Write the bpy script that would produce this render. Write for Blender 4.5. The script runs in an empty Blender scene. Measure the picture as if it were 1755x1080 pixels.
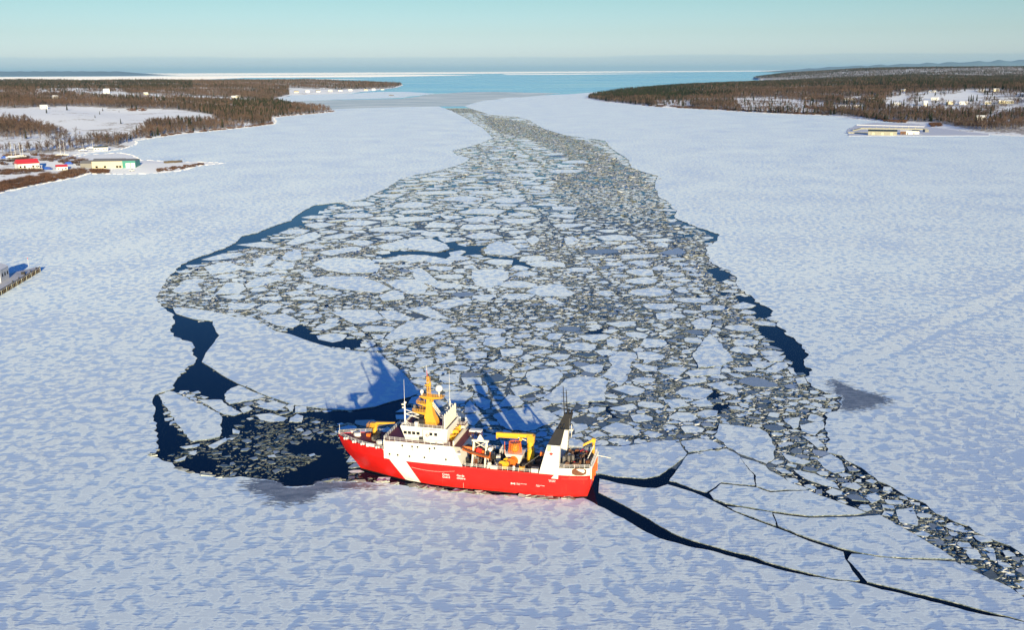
import bpy, math, random
import numpy as np
from mathutils import Vector, Matrix, kdtree

random.seed(7)
rng = np.random.default_rng(11)
scene = bpy.context.scene
COL = scene.collection

# ------------------------------------------------------------------ camera
FPX, CAM_H, CX, CY, HORIZON = 1700.0, 105.0, 877.5, 540.0, 120.7
PITCH = math.atan((CY - HORIZON) / FPX)
ROLL = math.radians(-0.27)
_fw = np.array([0, math.cos(PITCH), -math.sin(PITCH)])
_u0 = np.array([0, math.sin(PITCH), math.cos(PITCH)])
_r0 = np.array([1.0, 0, 0])
_R = _r0 * math.cos(ROLL) + _u0 * math.sin(ROLL)
_U = _u0 * math.cos(ROLL) - _r0 * math.sin(ROLL)
cam_data = bpy.data.cameras.new('camera')
cam_data.sensor_width = 36.0
cam_data.lens = FPX / 1755.0 * 36.0
cam_data.clip_start = 1.0
cam_data.clip_end = 400000.0
cam = bpy.data.objects.new('camera', cam_data)
COL.objects.link(cam)
cam.matrix_world = Matrix(((_R[0], _U[0], -_fw[0], 0), (_R[1], _U[1], -_fw[1], 0),
                           (_R[2], _U[2], -_fw[2], CAM_H), (0, 0, 0, 1)))
scene.camera = cam

# ------------------------------------------------------------------ light
SUN_EL = math.radians(10.8)
SUN_TO = np.array([-0.25, 0.968])            # where shadows fall on the ice
SUN_AZ = math.atan2(-SUN_TO[0], -SUN_TO[1])  # compass angle from +Y of the sun, clockwise
world = bpy.data.worlds.new('World')
scene.world = world
world.use_nodes = True
wn, wl = world.node_tree.nodes, world.node_tree.links
wn.clear()
sky = wn.new('ShaderNodeTexSky')
sky.sky_type = 'NISHITA'
sky.sun_disc = False
sky.sun_elevation = SUN_EL
sky.sun_rotation = SUN_AZ
sky.altitude = 50
sky.air_density = 1.0
sky.dust_density = 0.6
sky.ozone_density = 2.0
tint = wn.new('ShaderNodeMix'); tint.data_type = 'RGBA'; tint.blend_type = 'MULTIPLY'
tint.inputs[0].default_value = 1.0
# pale maritime air near the horizon, deeper blue overhead (same all the way round)
tcz = wn.new('ShaderNodeTexCoord'); spz = wn.new('ShaderNodeSeparateXYZ'); rmp = wn.new('ShaderNodeValToRGB')
wl.new(tcz.outputs['Generated'], spz.inputs[0]); wl.new(spz.outputs['Z'], rmp.inputs[0])
_e = rmp.color_ramp.elements
_e[0].position, _e[0].color = 0.0, (1.54, 1.90, 3.32, 1)
_e[1].position, _e[1].color = 0.34, (0.26, 0.86, 1.85, 1)
for _p, _c in ((0.13, (0.60, 1.05, 1.62, 1)), (0.035, (1.12, 1.38, 2.03, 1)), (0.065, (0.94, 1.23, 1.53, 1))):
    _q = _e.new(_p); _q.color = _c
wl.new(rmp.outputs[0], tint.inputs[7])
bg = wn.new('ShaderNodeBackground'); bg.inputs['Strength'].default_value = 0.06
out = wn.new('ShaderNodeOutputWorld')
wl.new(sky.outputs[0], tint.inputs[6])
# low bank of blue-grey sea fog along the horizon, all the way round
tc = wn.new('ShaderNodeTexCoord'); sep = wn.new('ShaderNodeSeparateXYZ')
wl.new(tc.outputs['Generated'], sep.inputs[0])
mp = wn.new('ShaderNodeMapping'); mp.inputs['Scale'].default_value = (3.0, 3.0, 60.0)
nz = wn.new('ShaderNodeTexNoise'); nz.inputs['Scale'].default_value = 2.2; nz.inputs['Detail'].default_value = 5
wl.new(tc.outputs['Generated'], mp.inputs[0]); wl.new(mp.outputs[0], nz.inputs['Vector'])
add = wn.new('ShaderNodeMath'); add.operation = 'MULTIPLY_ADD'
add.inputs[1].default_value = -0.010
wl.new(nz.outputs[0], add.inputs[0]); wl.new(sep.outputs['Z'], add.inputs[2])
mr = wn.new('ShaderNodeMapRange'); mr.interpolation_type = 'SMOOTHSTEP'
mr.inputs[1].default_value = 0.0072; mr.inputs[2].default_value = 0.0095
mr.inputs[3].default_value = 0.62; mr.inputs[4].default_value = 0.0
wl.new(add.outputs[0], mr.inputs[0])
fog = wn.new('ShaderNodeMix'); fog.data_type = 'RGBA'; fog.blend_type = 'MULTIPLY'
fog.inputs[7].default_value = (0.73, 0.85, 0.95, 1)
wl.new(mr.outputs[0], fog.inputs[0]); wl.new(tint.outputs[2], fog.inputs[6])
wl.new(fog.outputs[2], bg.inputs[0]); wl.new(bg.outputs[0], out.inputs[0])

sun_d = bpy.data.lights.new('sun', 'SUN')
sun_d.energy = 5.0
sun_d.angle = math.radians(0.53)
sun_d.color = (1.0, 0.83, 0.51)
sun = bpy.data.objects.new('sun', sun_d)
COL.objects.link(sun)
_sd = Vector((SUN_TO[0] * math.cos(SUN_EL), SUN_TO[1] * math.cos(SUN_EL), -math.sin(SUN_EL)))
sun.rotation_euler = _sd.to_track_quat('-Z', 'Y').to_euler()
vs = scene.view_settings
vs.view_transform = 'Standard'; vs.look = 'None'; vs.gamma = 1.0; vs.use_curve_mapping = False
vs.exposure = 0.66
scene.cycles.max_bounces = 6
scene.cycles.use_denoising = True

# ------------------------------------------------------------------ helpers
def ray(x, y):
    return _R * ((x - CX) / FPX) + _U * ((CY - y) / FPX) + _fw

def gp(x, y, z=0.0):
    """photo pixel -> the point of the level z it lies on"""
    d = ray(x, y)
    k = (z - CAM_H) / d[2]
    return np.array([d[0] * k, d[1] * k, z])

def gpoly(pts, z=0.0):
    return [tuple(gp(x, y, z)[:2]) for x, y in pts]

def zz(ox, oy, s, pts):
    return [(ox + s * x, oy + s * y) for x, y in pts]

def px_of(P):
    d = np.asarray(P, float) - np.array([0, 0, CAM_H])
    w = d @ _fw
    return CX + FPX * (d @ _R) / w, CY - FPX * (d @ _U) / w, w

def inside(poly, X, Y):
    """vectorised point in polygon"""
    poly = np.asarray(poly, float)
    X = np.asarray(X, float); Y = np.asarray(Y, float)
    r = np.zeros(X.shape, bool)
    n = len(poly); j = n - 1
    for i in range(n):
        xi, yi = poly[i]; xj, yj = poly[j]
        c = (yi > Y) != (yj > Y)
        if yi != yj:
            r ^= c & (X < (xj - xi) * (Y - yi) / (yj - yi) + xi)
        j = i
    return r

def edge_dist(poly, X, Y, closed=True):
    poly = np.asarray(poly, float)
    best = np.full(np.shape(X), 1e18)
    n = len(poly)
    for i in range(n if closed else n - 1):
        ax, ay = poly[i]; bx, by = poly[(i + 1) % n]
        dx, dy = bx - ax, by - ay
        L = dx * dx + dy * dy + 1e-12
        t = np.clip(((X - ax) * dx + (Y - ay) * dy) / L, 0, 1)
        d = (X - ax - t * dx) ** 2 + (Y - ay - t * dy) ** 2
        best = np.minimum(best, d)
    return np.sqrt(best)

def tag(o, label=None, cat=None, group=None, kind=None):
    if label: o['label'] = label
    if cat: o['category'] = cat
    if group: o['group'] = group
    if kind: o['kind'] = kind
    return o

def link_mesh(name, me, parent=None):
    o = bpy.data.objects.new(name, me)
    COL.objects.link(o)
    if parent is not None: o.parent = parent
    return o

def empty(name, loc=(0, 0, 0), rz=0.0):
    o = bpy.data.objects.new(name, None)
    o.empty_display_size = 0.5
    COL.objects.link(o)
    o.location = loc; o.rotation_euler = (0, 0, rz)
    return o

def copy_tree(o, parent=None):
    c = o.copy(); COL.objects.link(c); c.parent = parent
    for ch in list(o.children):
        copy_tree(ch, c)
    return c

class MB:
    """collects simple solids into one mesh"""
    def __init__(s): s.v = []; s.f = []; s.sm = []
    def add(s, vs_, fs, smooth=False):
        b = len(s.v)
        s.v += [tuple(float(q) for q in p) for p in vs_]
        s.f += [tuple(b + i for i in f) for f in fs]
        s.sm += [smooth] * len(fs)
        return s
    def box(s, c, d, rz=0.0, ry=0.0, rx=0.0):
        M = Matrix.Rotation(rz, 3, 'Z') @ Matrix.Rotation(ry, 3, 'Y') @ Matrix.Rotation(rx, 3, 'X')
        P = []
        for k in (-.5, .5):
            for a, b in ((-.5, -.5), (.5, -.5), (.5, .5), (-.5, .5)):
                P.append(Vector(c) + M @ Vector((a * d[0], b * d[1], k * d[2])))
        return s.add(P, [(3, 2, 1, 0), (4, 5, 6, 7), (0, 1, 5, 4), (1, 2, 6, 5), (2, 3, 7, 6), (3, 0, 4, 7)])
    def hexa(s, P):   # 4 bottom + 4 top
        return s.add(P, [(3, 2, 1, 0), (4, 5, 6, 7), (0, 1, 5, 4), (1, 2, 6, 5), (2, 3, 7, 6), (3, 0, 4, 7)])
    def tube(s, a, b, r0, r1=None, n=6, caps=True):
        r1 = r0 if r1 is None else r1
        a, b = Vector(a), Vector(b)
        d = (b - a)
        if d.length < 1e-6: return s
        d.normalize()
        q = d.orthogonal().normalized(); w = d.cross(q)
        P = []
        for c, r in ((a, r0), (b, r1)):
            for i in range(n):
                t = 2 * math.pi * i / n
                P.append(c + (q * math.cos(t) + w * math.sin(t)) * r)
        F = [(i, (i + 1) % n, n + (i + 1) % n, n + i) for i in range(n)]
        s.add(P, F, n > 6)
        if caps:
            s.add(P, [tuple(range(n - 1, -1, -1)), tuple(range(n, 2 * n))])
        return s
    def path(s, pts, r, n=5):
        for a, b in zip(pts[:-1], pts[1:]): s.tube(a, b, r, r, n)
        return s
    def prism(s, poly, z0, z1):
        n = len(poly)
        P = [(x, y, z0) for x, y in poly] + [(x, y, z1) for x, y in poly]
        return s.add(P, [tuple(range(n - 1, -1, -1)), tuple(range(n, 2 * n))] +
                     [(i, (i + 1) % n, n + (i + 1) % n, n + i) for i in range(n)])
    def side(s, poly, y0, y1):      # polygon in the x-z plane, thickened in y
        n = len(poly)
        P = [(x, y0, z) for x, z in poly] + [(x, y1, z) for x, z in poly]
        return s.add(P, [tuple(range(n)), tuple(range(2 * n - 1, n - 1, -1))] +
                     [((i + 1) % n, i, n + i, n + (i + 1) % n) for i in range(n)])
    def ball(s, c, r, n=12, m=8, sz=1.0):
        P = [(c[0], c[1], c[2] - r * sz)]
        for j in range(1, m):
            a = -math.pi / 2 + math.pi * j / m
            for i in range(n):
                t = 2 * math.pi * i / n
                P.append((c[0] + r * math.cos(a) * math.cos(t), c[1] + r * math.cos(a) * math.sin(t), c[2] + r * sz * math.sin(a)))
        P.append((c[0], c[1], c[2] + r * sz))
        F = [(0, 1 + (i + 1) % n, 1 + i) for i in range(n)]
        for j in range(m - 2):
            b = 1 + j * n
            F += [(b + i, b + (i + 1) % n, b + n + (i + 1) % n, b + n + i) for i in range(n)]
        b = 1 + (m - 2) * n
        F += [(b + i, b + (i + 1) % n, len(P) - 1) for i in range(n)]
        return s.add(P, F, True)
    def mesh(s, name, mat):
        me = bpy.data.meshes.new(name)
        me.from_pydata(s.v, [], s.f)
        if any(s.sm):
            me.polygons.foreach_set('use_smooth', s.sm)
        if mat: me.materials.append(mat)
        me.update()
        return me
    def build(s, name, mat, parent=None):
        return link_mesh(name, s.mesh(name, mat), parent)

# ------------------------------------------------------------------ materials
def new_mat(name):
    m = bpy.data.materials.new(name); m.use_nodes = True
    nt = m.node_tree
    return m, nt.nodes, nt.links, nt.nodes['Principled BSDF']

def noise(n, l, vec, scale, detail=4, rough=0.55, dist=0.0):
    t = n.new('ShaderNodeTexNoise')
    t.inputs['Scale'].default_value = scale; t.inputs['Detail'].default_value = detail
    t.inputs['Roughness'].default_value = rough; t.inputs['Distortion'].default_value = dist
    if vec is not None: l.new(vec, t.inputs['Vector'])
    return t.outputs[0]

def mapping(n, l, vec, scale=(1, 1, 1), rot=0.0, loc=(0, 0, 0)):
    m = n.new('ShaderNodeMapping')
    m.inputs['Scale'].default_value = scale; m.inputs['Rotation'].default_value = (0, 0, rot)
    m.inputs['Location'].default_value = loc
    l.new(vec, m.inputs[0]); return m.outputs[0]

def maprange(n, l, v, a, b, c=0.0, d=1.0, smooth=True):
    m = n.new('ShaderNodeMapRange')
    if smooth: m.interpolation_type = 'SMOOTHSTEP'
    for i, q in zip((1, 2, 3, 4), (a, b, c, d)): m.inputs[i].default_value = q
    l.new(v, m.inputs[0]); return m.outputs[0]

def mixc(n, l, fac, a, b):
    m = n.new('ShaderNodeMix'); m.data_type = 'RGBA'
    if isinstance(fac, (int, float)): m.inputs[0].default_value = fac
    else: l.new(fac, m.inputs[0])
    for k, q in ((6, a), (7, b)):
        if isinstance(q, tuple): m.inputs[k].default_value = (*q[:3], 1)
        else: l.new(q, m.inputs[k])
    return m.outputs[2]

def math_(n, l, op, a, b=None):
    m = n.new('ShaderNodeMath'); m.operation = op
    for k, q in ((0, a), (1, b)):
        if q is None: continue
        if isinstance(q, (int, float)): m.inputs[k].default_value = q
        else: l.new(q, m.inputs[k])
    return m.outputs[0]

def paint(name, col, rough=0.45, metal=0.0, wear=0.15, wear_col=None, scale=1.5):
    """painted or weathered surface: colour with faint blotches"""
    m, n, l, b = new_mat(name)
    tcn = n.new('ShaderNodeTexCoord')
    a = noise(n, l, tcn.outputs['Object'], scale, 6, 0.65)
    wc = wear_col or tuple(c * 0.62 for c in col)
    f = maprange(n, l, a, 0.46, 0.75, 0.0, min(1.0, wear * 2.2))
    l.new(mixc(n, l, f, col, wc), b.inputs['Base Color'])
    b.inputs['Roughness'].default_value = rough; b.inputs['Metallic'].default_value = metal
    return m

def snow_ice_material(name, snow, ice, lo=0.365, hi=0.575, bump=0.5, extra=None):
    """wind-packed snow drifts with bluish bare ice in the hollows, in world metres"""
    m, n, l, b = new_mat(name)
    g = n.new('ShaderNodeNewGeometry')
    pos = g.outputs['Position']
    big = noise(n, l, mapping(n, l, pos, (0.33, 0.27, 0.1), rot=0.14), 1.0, 2.5, 0.5, 0.5)
    fine = noise(n, l, mapping(n, l, pos, (0.26, 1.25, 0.3), rot=-0.06), 1.0, 2.5, 0.55)
    soft = noise(n, l, mapping(n, l, pos, (0.018, 0.014, 0.02)), 1.0, 3.0, 0.5)
    s1 = math_(n, l, 'MULTIPLY_ADD', fine, 0.42); s1.node.inputs[2].default_value = -0.21
    s2 = math_(n, l, 'ADD', big, s1)
    s3 = math_(n, l, 'MULTIPLY_ADD', soft, 0.40); s3.node.inputs[2].default_value = -0.20
    s4 = math_(n, l, 'ADD', s2, s3)
    # an old vehicle track across the ice, right of the broken water
    gA, gB = gp(1395, 652), gp(1760, 487)
    tl_ = math.hypot(gB[0] - gA[0], gB[1] - gA[1]); nx_, ny_ = -(gB[1] - gA[1]) / tl_, (gB[0] - gA[0]) / tl_
    dt = n.new('ShaderNodeVectorMath'); dt.operation = 'DOT_PRODUCT'; dt.inputs[1].default_value = (nx_, ny_, 0); l.new(pos, dt.inputs[0])
    dd_ = math_(n, l, 'SUBTRACT', dt.outputs['Value'], float(gA[0] * nx_ + gA[1] * ny_))
    dd_ = math_(n, l, 'ADD', dd_, math_(n, l, 'MULTIPLY', math_(n, l, 'SUBTRACT', big, 0.5), 6.0))
    ab = math_(n, l, 'ABSOLUTE', dd_)
    al = n.new('ShaderNodeVectorMath'); al.operation = 'DOT_PRODUCT'; al.inputs[1].default_value = ((gB[0] - gA[0]) / tl_, (gB[1] - gA[1]) / tl_, 0); l.new(pos, al.inputs[0])
    on = maprange(n, l, al.outputs['Value'], float(gA[0] * (gB[0] - gA[0]) + gA[1] * (gB[1] - gA[1])) / tl_ - 10, float(gA[0] * (gB[0] - gA[0]) + gA[1] * (gB[1] - gA[1])) / tl_ + 40)
    mid_ = maprange(n, l, ab, 3.0, 5.5, 0.07, 0.0)
    rut = math_(n, l, 'MULTIPLY', maprange(n, l, ab, 5.5, 6.8), maprange(n, l, ab, 7.6, 9.0, -0.09, 0.0))
    s4 = math_(n, l, 'ADD', s4, math_(n, l, 'MULTIPLY', on, math_(n, l, 'ADD', mid_, rut)))
    mask = maprange(n, l, s4, lo, hi)
    rim = math_(n, l, 'MULTIPLY', maprange(n, l, s4, hi - 0.045, hi - 0.01), maprange(n, l, s4, hi + 0.005, hi + 0.05, 1.0, 0.0))
    grain = noise(n, l, pos, 3.0, 3, 0.6)
    sn = mixc(n, l, maprange(n, l, grain, 0.35, 0.7), snow, tuple(c * 0.93 for c in snow))
    sn = mixc(n, l, maprange(n, l, soft, 0.4, 0.62, 0.0, 0.5), sn, tuple(c * q for c, q in zip(snow, (0.86, 0.92, 1.0))))
    sn = mixc(n, l, math_(n, l, 'MULTIPLY', rim, 0.55), sn, tuple(min(0.92, c * 1.17) for c in snow))
    ic = mixc(n, l, maprange(n, l, soft, 0.35, 0.65), ice, tuple(c * q for c, q in zip(ice, (0.88, 0.95, 1.0))))
    l.new(mixc(n, l, mask, ic, sn), b.inputs['Base Color'])
    l.new(maprange(n, l, mask, 0, 1, 0.42, 0.75, False), b.inputs['Roughness'])
    b.inputs['Specular IOR Level'].default_value = 0.25
    b.inputs['Diffuse Roughness'].default_value = 0.26
    bp = n.new('ShaderNodeBump'); bp.inputs['Strength'].default_value = bump; bp.inputs['Distance'].default_value = 0.10
    hh = math_(n, l, 'MULTIPLY_ADD', mask, 0.8); l.new(math_(n, l, 'MULTIPLY', fine, 0.3), hh.node.inputs[2])
    l.new(hh, bp.inputs['Height']); l.new(bp.outputs[0], b.inputs['Normal'])
    return m

M = {}
M['ice'] = snow_ice_material('wind_packed_sea_ice', (0.68, 0.775, 0.82), (0.43, 0.56, 0.745))
M['white'] = paint('white_ship_paint', (0.80, 0.79, 0.74), 0.4, wear=0.10, wear_col=(0.62, 0.50, 0.34))
M['cream'] = paint('cream_ship_paint', (0.78, 0.74, 0.62), 0.45, wear=0.12, wear_col=(0.55, 0.38, 0.2))
M['yellow'] = paint('buff_yellow_paint', (0.76, 0.38, 0.035), 0.45, wear=0.15)
M['yellow2'] = paint('crane_yellow_paint', (0.80, 0.47, 0.03), 0.4, wear=0.12)
M['orange'] = paint('safety_orange_paint', (0.80, 0.17, 0.02), 0.45, wear=0.15)
M['red'] = paint('signal_red_paint', (0.72, 0.03, 0.02), 0.45, wear=0.1)
M['black'] = paint('funnel_black_paint', (0.014, 0.014, 0.016), 0.5, wear=0.2, wear_col=(0.04, 0.035, 0.03))
M['maroon'] = paint('maroon_deck_paint', (0.13, 0.016, 0.025), 0.6, wear=0.3, scale=0.6)
M['darkdeck'] = paint('dark_work_deck', (0.045, 0.035, 0.03), 0.75, wear=0.5, wear_col=(0.12, 0.07, 0.04), scale=0.8)
M['steel'] = paint('grey_steel', (0.20, 0.20, 0.20), 0.5, 0.3, wear=0.3, wear_col=(0.14, 0.08, 0.05))
M['darksteel'] = paint('dark_steel', (0.045, 0.043, 0.045), 0.5, 0.3, wear=0.3)
M['rust'] = paint('rusty_steel', (0.17, 0.06, 0.025), 0.8, wear=0.5, wear_col=(0.06, 0.03, 0.02))
M['brown'] = paint('brown_cargo', (0.16, 0.085, 0.05), 0.8, wear=0.4)
M['glass'] = paint('dark_window_glass', (0.01, 0.012, 0.014), 0.08, wear=0.0)
M['rail'] = paint('white_rail_paint', (0.82, 0.80, 0.76), 0.4, wear=0.05)
M['blue'] = paint('blue_tarpaulin', (0.02, 0.10, 0.45), 0.5, wear=0.2)

m, n, l, b = new_mat('bare_ice_edge')
g_ = n.new('ShaderNodeNewGeometry')
a_ = noise(n, l, g_.outputs['Position'], 1.2, 4, 0.6)
l.new(mixc(n, l, maprange(n, l, a_, 0.4, 0.7), (0.10, 0.14, 0.15), (0.42, 0.46, 0.44)), b.inputs['Base Color'])
b.inputs['Roughness'].default_value = 0.35
M['edge'] = m
# ================================================================== water and ice
m, n, l, b = new_mat('cold_sea_water')
g_ = n.new('ShaderNodeNewGeometry')
w1 = noise(n, l, mapping(n, l, g_.outputs['Position'], (0.5, 0.9, 1)), 1.0, 3, 0.5)
bp = n.new('ShaderNodeBump'); bp.inputs['Strength'].default_value = 0.05; bp.inputs['Distance'].default_value = 0.05
l.new(w1, bp.inputs['Height']); l.new(bp.outputs[0], b.inputs['Normal'])
b.inputs['Base Color'].default_value = (0.003, 0.010, 0.028, 1)
b.inputs['Roughness'].default_value = 0.06; b.inputs['IOR'].default_value = 1.33; b.inputs['Specular IOR Level'].default_value = 0.05
M['water'] = m

m, n, l, b = new_mat('thin_grey_young_ice')
g_ = n.new('ShaderNodeNewGeometry')
a_ = noise(n, l, mapping(n, l, g_.outputs['Position'], (0.004, 0.02, 1)), 1.0, 5, 0.6)
l.new(mixc(n, l, maprange(n, l, a_, 0.42, 0.62), (0.40, 0.50, 0.50), (0.70, 0.75, 0.72)), b.inputs['Base Color'])
b.inputs['Roughness'].default_value = 0.5; b.inputs['Diffuse Roughness'].default_value = 0.16; b.inputs['Specular IOR Level'].default_value = 0.3
M['nilas'] = m

m, n, l, b = new_mat('wet_slush')
g_ = n.new('ShaderNodeNewGeometry')
a_ = noise(n, l, mapping(n, l, g_.outputs['Position'], (0.25, 0.6, 1)), 1.0, 6, 0.65)
c_ = noise(n, l, g_.outputs['Position'], 2.4, 2, 0.5)
base = mixc(n, l, maprange(n, l, a_, 0.35, 0.65), (0.15, 0.175, 0.20), (0.29, 0.32, 0.345))
l.new(mixc(n, l, maprange(n, l, c_, 0.68, 0.74), base, (0.65, 0.68, 0.70)), b.inputs['Base Color'])
b.inputs['Roughness'].default_value = 0.45
M['slush'] = m

def tone_mat(name, ramp, rough, bump=0.0):
    """ice pieces: each piece carries its own shade in the attribute tone"""
    m, n, l, b = new_mat(name)
    at = n.new('ShaderNodeAttribute'); at.attribute_name = 'tone'
    cr = n.new('ShaderNodeValToRGB')
    e = cr.color_ramp.elements
    while len(e) > 1: e.remove(e[-1])
    e[0].position, e[0].color = ramp[0][0], (*ramp[0][1], 1)
    for p_, c in ramp[1:]:
        q = e.new(p_); q.color = (*c, 1)
    l.new(at.outputs['Fac'], cr.inputs[0])
    g_ = n.new('ShaderNodeNewGeometry')
    a_ = noise(n, l, g_.outputs['Position'], 0.9, 4, 0.6)
    mul = n.new('ShaderNodeMix'); mul.data_type = 'RGBA'; mul.blend_type = 'MULTIPLY'; mul.inputs[0].default_value = 1
    l.new(cr.outputs[0], mul.inputs[6])
    l.new(mixc(n, l, maprange(n, l, a_, 0.35, 0.65), (0.78, 0.82, 0.85), (1, 1, 1)), mul.inputs[7])
    l.new(mul.outputs[2], b.inputs['Base Color'])
    b.inputs['Roughness'].default_value = rough
    b.inputs['Specular IOR Level'].default_value = 0.3
    return m
M['brash'] = tone_mat('broken_brash_ice', [(0.0, (0.052, 0.064, 0.060)), (0.35, (0.14, 0.155, 0.135)), (0.6, (0.29, 0.30, 0.265)),
                                           (0.8, (0.52, 0.54, 0.49)), (1.0, (0.82, 0.82, 0.78))], 0.4)
M['barefloe'] = tone_mat('bare_grey_floe_ice', [(0.0, (0.12, 0.145, 0.145)), (0.5, (0.27, 0.31, 0.325)), (1.0, (0.47, 0.53, 0.58))], 0.35)

water = MB(); W_ = 200000.0
water.add([(-W_, -2000, 0), (W_, -2000, 0), (W_, 2950, 0), (-W_, 2950, 0)], [(0, 1, 2, 3)])
tag(water.build('water', M['water']), kind='structure')
m, n, l, b = new_mat('ruffled_sea_painted_sky')
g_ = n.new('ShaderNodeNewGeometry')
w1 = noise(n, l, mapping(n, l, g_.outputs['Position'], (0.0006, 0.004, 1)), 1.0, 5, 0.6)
l.new(mixc(n, l, maprange(n, l, w1, 0.38, 0.62), (0.10, 0.60, 0.62), (0.30, 0.76, 0.76)), b.inputs['Base Color'])  # bright cyan base colour stands in for sky reflected off the waves
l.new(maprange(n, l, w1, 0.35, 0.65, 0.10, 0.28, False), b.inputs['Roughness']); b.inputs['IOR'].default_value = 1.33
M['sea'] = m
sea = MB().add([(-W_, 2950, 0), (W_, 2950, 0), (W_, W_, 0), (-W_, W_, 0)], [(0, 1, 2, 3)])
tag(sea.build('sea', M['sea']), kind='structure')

def rough_edge(poly, seg, amp, keep=None):
    """subdivide a closed outline and make it ragged"""
    outp = []
    n_ = len(poly)
    for i in range(n_):
        a = np.array(poly[i]); b_ = np.array(poly[(i + 1) % n_])
        L = np.linalg.norm(b_ - a)
        k = max(1, min(60, int(L / seg)))
        d = (b_ - a) / max(L, 1e-9); nn = np.array([-d[1], d[0]])
        # a smooth random walk plus single teeth
        w = np.cumsum(rng.normal(0, 1, k + 1)); w = w - np.linspace(w[0], w[-1], k + 1)
        w = w / max(1.0, np.abs(w).max()) if k > 1 else w * 0
        for j in range(k):
            t = j / k
            off = amp * (w[j] + rng.normal(0, 0.22) * (0 if j == 0 else 1)) if L < 4000 else 0.0
            p_ = a + (b_ - a) * t + nn * off
            outp.append((p_[0], p_[1]))
    return outp

def slab_mesh(name, poly, zt, zb, mat, tilt=(0, 0), mat_side=None):
    n_ = len(poly)
    c = np.mean(np.array(poly), axis=0)
    top = [(x, y, zt + (x - c[0]) * tilt[0] + (y - c[1]) * tilt[1]) for x, y in poly]
    bot = [(x, y, zb) for x, y in poly]
    area = sum(poly[i][0] * poly[(i + 1) % n_][1] - poly[(i + 1) % n_][0] * poly[i][1] for i in range(n_))
    if area < 0:
        top.reverse(); bot.reverse()
    me = bpy.data.meshes.new(name)
    me.from_pydata(top + bot, [], [tuple(range(n_))] + [(i, n_ + i, n_ + (i + 1) % n_, (i + 1) % n_) for i in range(n_)])
    me.materials.append(mat); me.materials.append(mat_side or M['edge'])
    me.polygons.foreach_set('material_index', [0] + [1] * n_)
    me.update()
    return me

# ---- outline of the broken water, read off the photograph at water level
LEFT_EDGE = [(751, 182), (775, 190), (800, 203), (812, 211), (828, 220), (838, 230), (845, 237), (820, 247), (795, 254), (775, 258),
             (782, 266), (805, 270), (800, 277), (780, 285), (740, 296), (712, 300), (685, 308), (665, 322), (637, 335), (625, 342), (600, 346),
             (575, 348), (540, 352), (515, 365), (500, 378), (470, 388), (440, 400), (415, 405), (398, 420), (380, 428), (345, 440),
             (310, 455), (295, 470), (285, 480), (278, 495), (270, 508), (269, 516), (280, 527), (293, 537), (297, 548), (300, 555),
             (294, 560), (292, 568), (298, 578), (312, 584), (329, 588), (330, 600), (334, 612), (335, 622), (320, 632), (303, 652),
             (292, 670), (266, 678), (264, 719), (264, 740), (267, 760), (271, 772), (257, 784), (271, 786), (295, 795), (308, 807),
             (322, 812), (342, 814), (363, 819), (394, 821), (428, 821), (456, 824), (473, 827), (486, 836), (510, 836), (536, 834),
             (545, 828), (569, 825), (593, 828), (625, 828), (660, 830), (690, 834), (740, 840), (800, 847), (850, 851), (900, 854),
             (950, 857), (985, 857)]
LEAD1_LOW = zz(1000, 680, .4302, [(0, 408), (60, 440), (160, 490), (250, 545), (330, 578), (420, 603), (520, 622), (600, 645), (700, 672),
             (800, 700), (900, 722), (980, 734), (1080, 745), (1130, 757), (1220, 780), (1310, 803), (1420, 830), (1520, 858), (1610, 878),
             (1690, 888), (1755, 905), (2100, 985)])
LEAD1_UP = zz(1000, 680, .4302, [(2100, 968), (1755, 900), (1700, 882), (1600, 858), (1500, 830), (1400, 805), (1310, 785), (1220, 762), (1130, 742)])
LEAD1_UP2 = zz(1000, 680, .4302, [(1122, 741), (1080, 739), (980, 729), (900, 708), (820, 688), (720, 660), (690, 645), (600, 624), (500, 595), (420, 572),
             (350, 545), (260, 490), (170, 440), (90, 400), (60, 385)])
RIGHT_EDGE = [(796, 182), (807, 186), (841, 197), (885, 200), (907, 206), (933, 221), (970, 232), (1007, 237), (1037, 241), (1043, 250),
              (1056, 260), (1078, 274), (1082, 287), (1096, 293), (1128, 302), (1122, 321), (1130, 339), (1146, 347), (1150, 350), (1148, 355),
              (1159, 361), (1157, 374), (1179, 383), (1195, 391), (1214, 396), (1234, 403), (1230, 413), (1209, 424), (1211, 433), (1213, 440),
              (1220, 452), (1232, 459), (1247, 463), (1252, 470), (1263, 480), (1262, 490), (1270, 497), (1277, 503), (1289, 509), (1293, 518),
              (1310, 525), (1322, 532), (1323, 538), (1317, 548), (1335, 552), (1335, 562), (1346, 567), (1347, 575), (1360, 580), (1375, 592),
              (1386, 608), (1378, 627), (1390, 633), (1383, 655), (1397, 667), (1427, 677), (1443, 683), (1443, 695), (1434, 706), (1413, 712),
              (1415, 723), (1419, 744), (1415, 766), (1417, 777), (1443, 783), (1465, 798), (1490, 815), (1529, 837), (1555, 854), (1594, 874),
              (1637, 897), (1671, 914), (1705, 929), (1731, 938), (1755, 955), (1900, 1030)]
left_g = gpoly(LEFT_EDGE)
lead1_g = gpoly(LEAD1_LOW)
right_g = gpoly(RIGHT_EDGE)

def rough_open(line, seg, amp):
    r = rough_edge(line + [line[0]], seg, amp)
    # drop the closing run back to the start
    last = np.array(line[-1])
    k = min(range(len(r)), key=lambda i: (r[i][0] - last[0]) ** 2 + (r[i][1] - last[1]) ** 2)
    return r[:k] + [tuple(last)]
lr = rough_open(left_g, 2.2, 0.8) + rough_open(lead1_g, 1.5, 0.22)
left_g = left_g + lead1_g
rr = rough_open(right_g, 2.2, 0.9)

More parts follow.
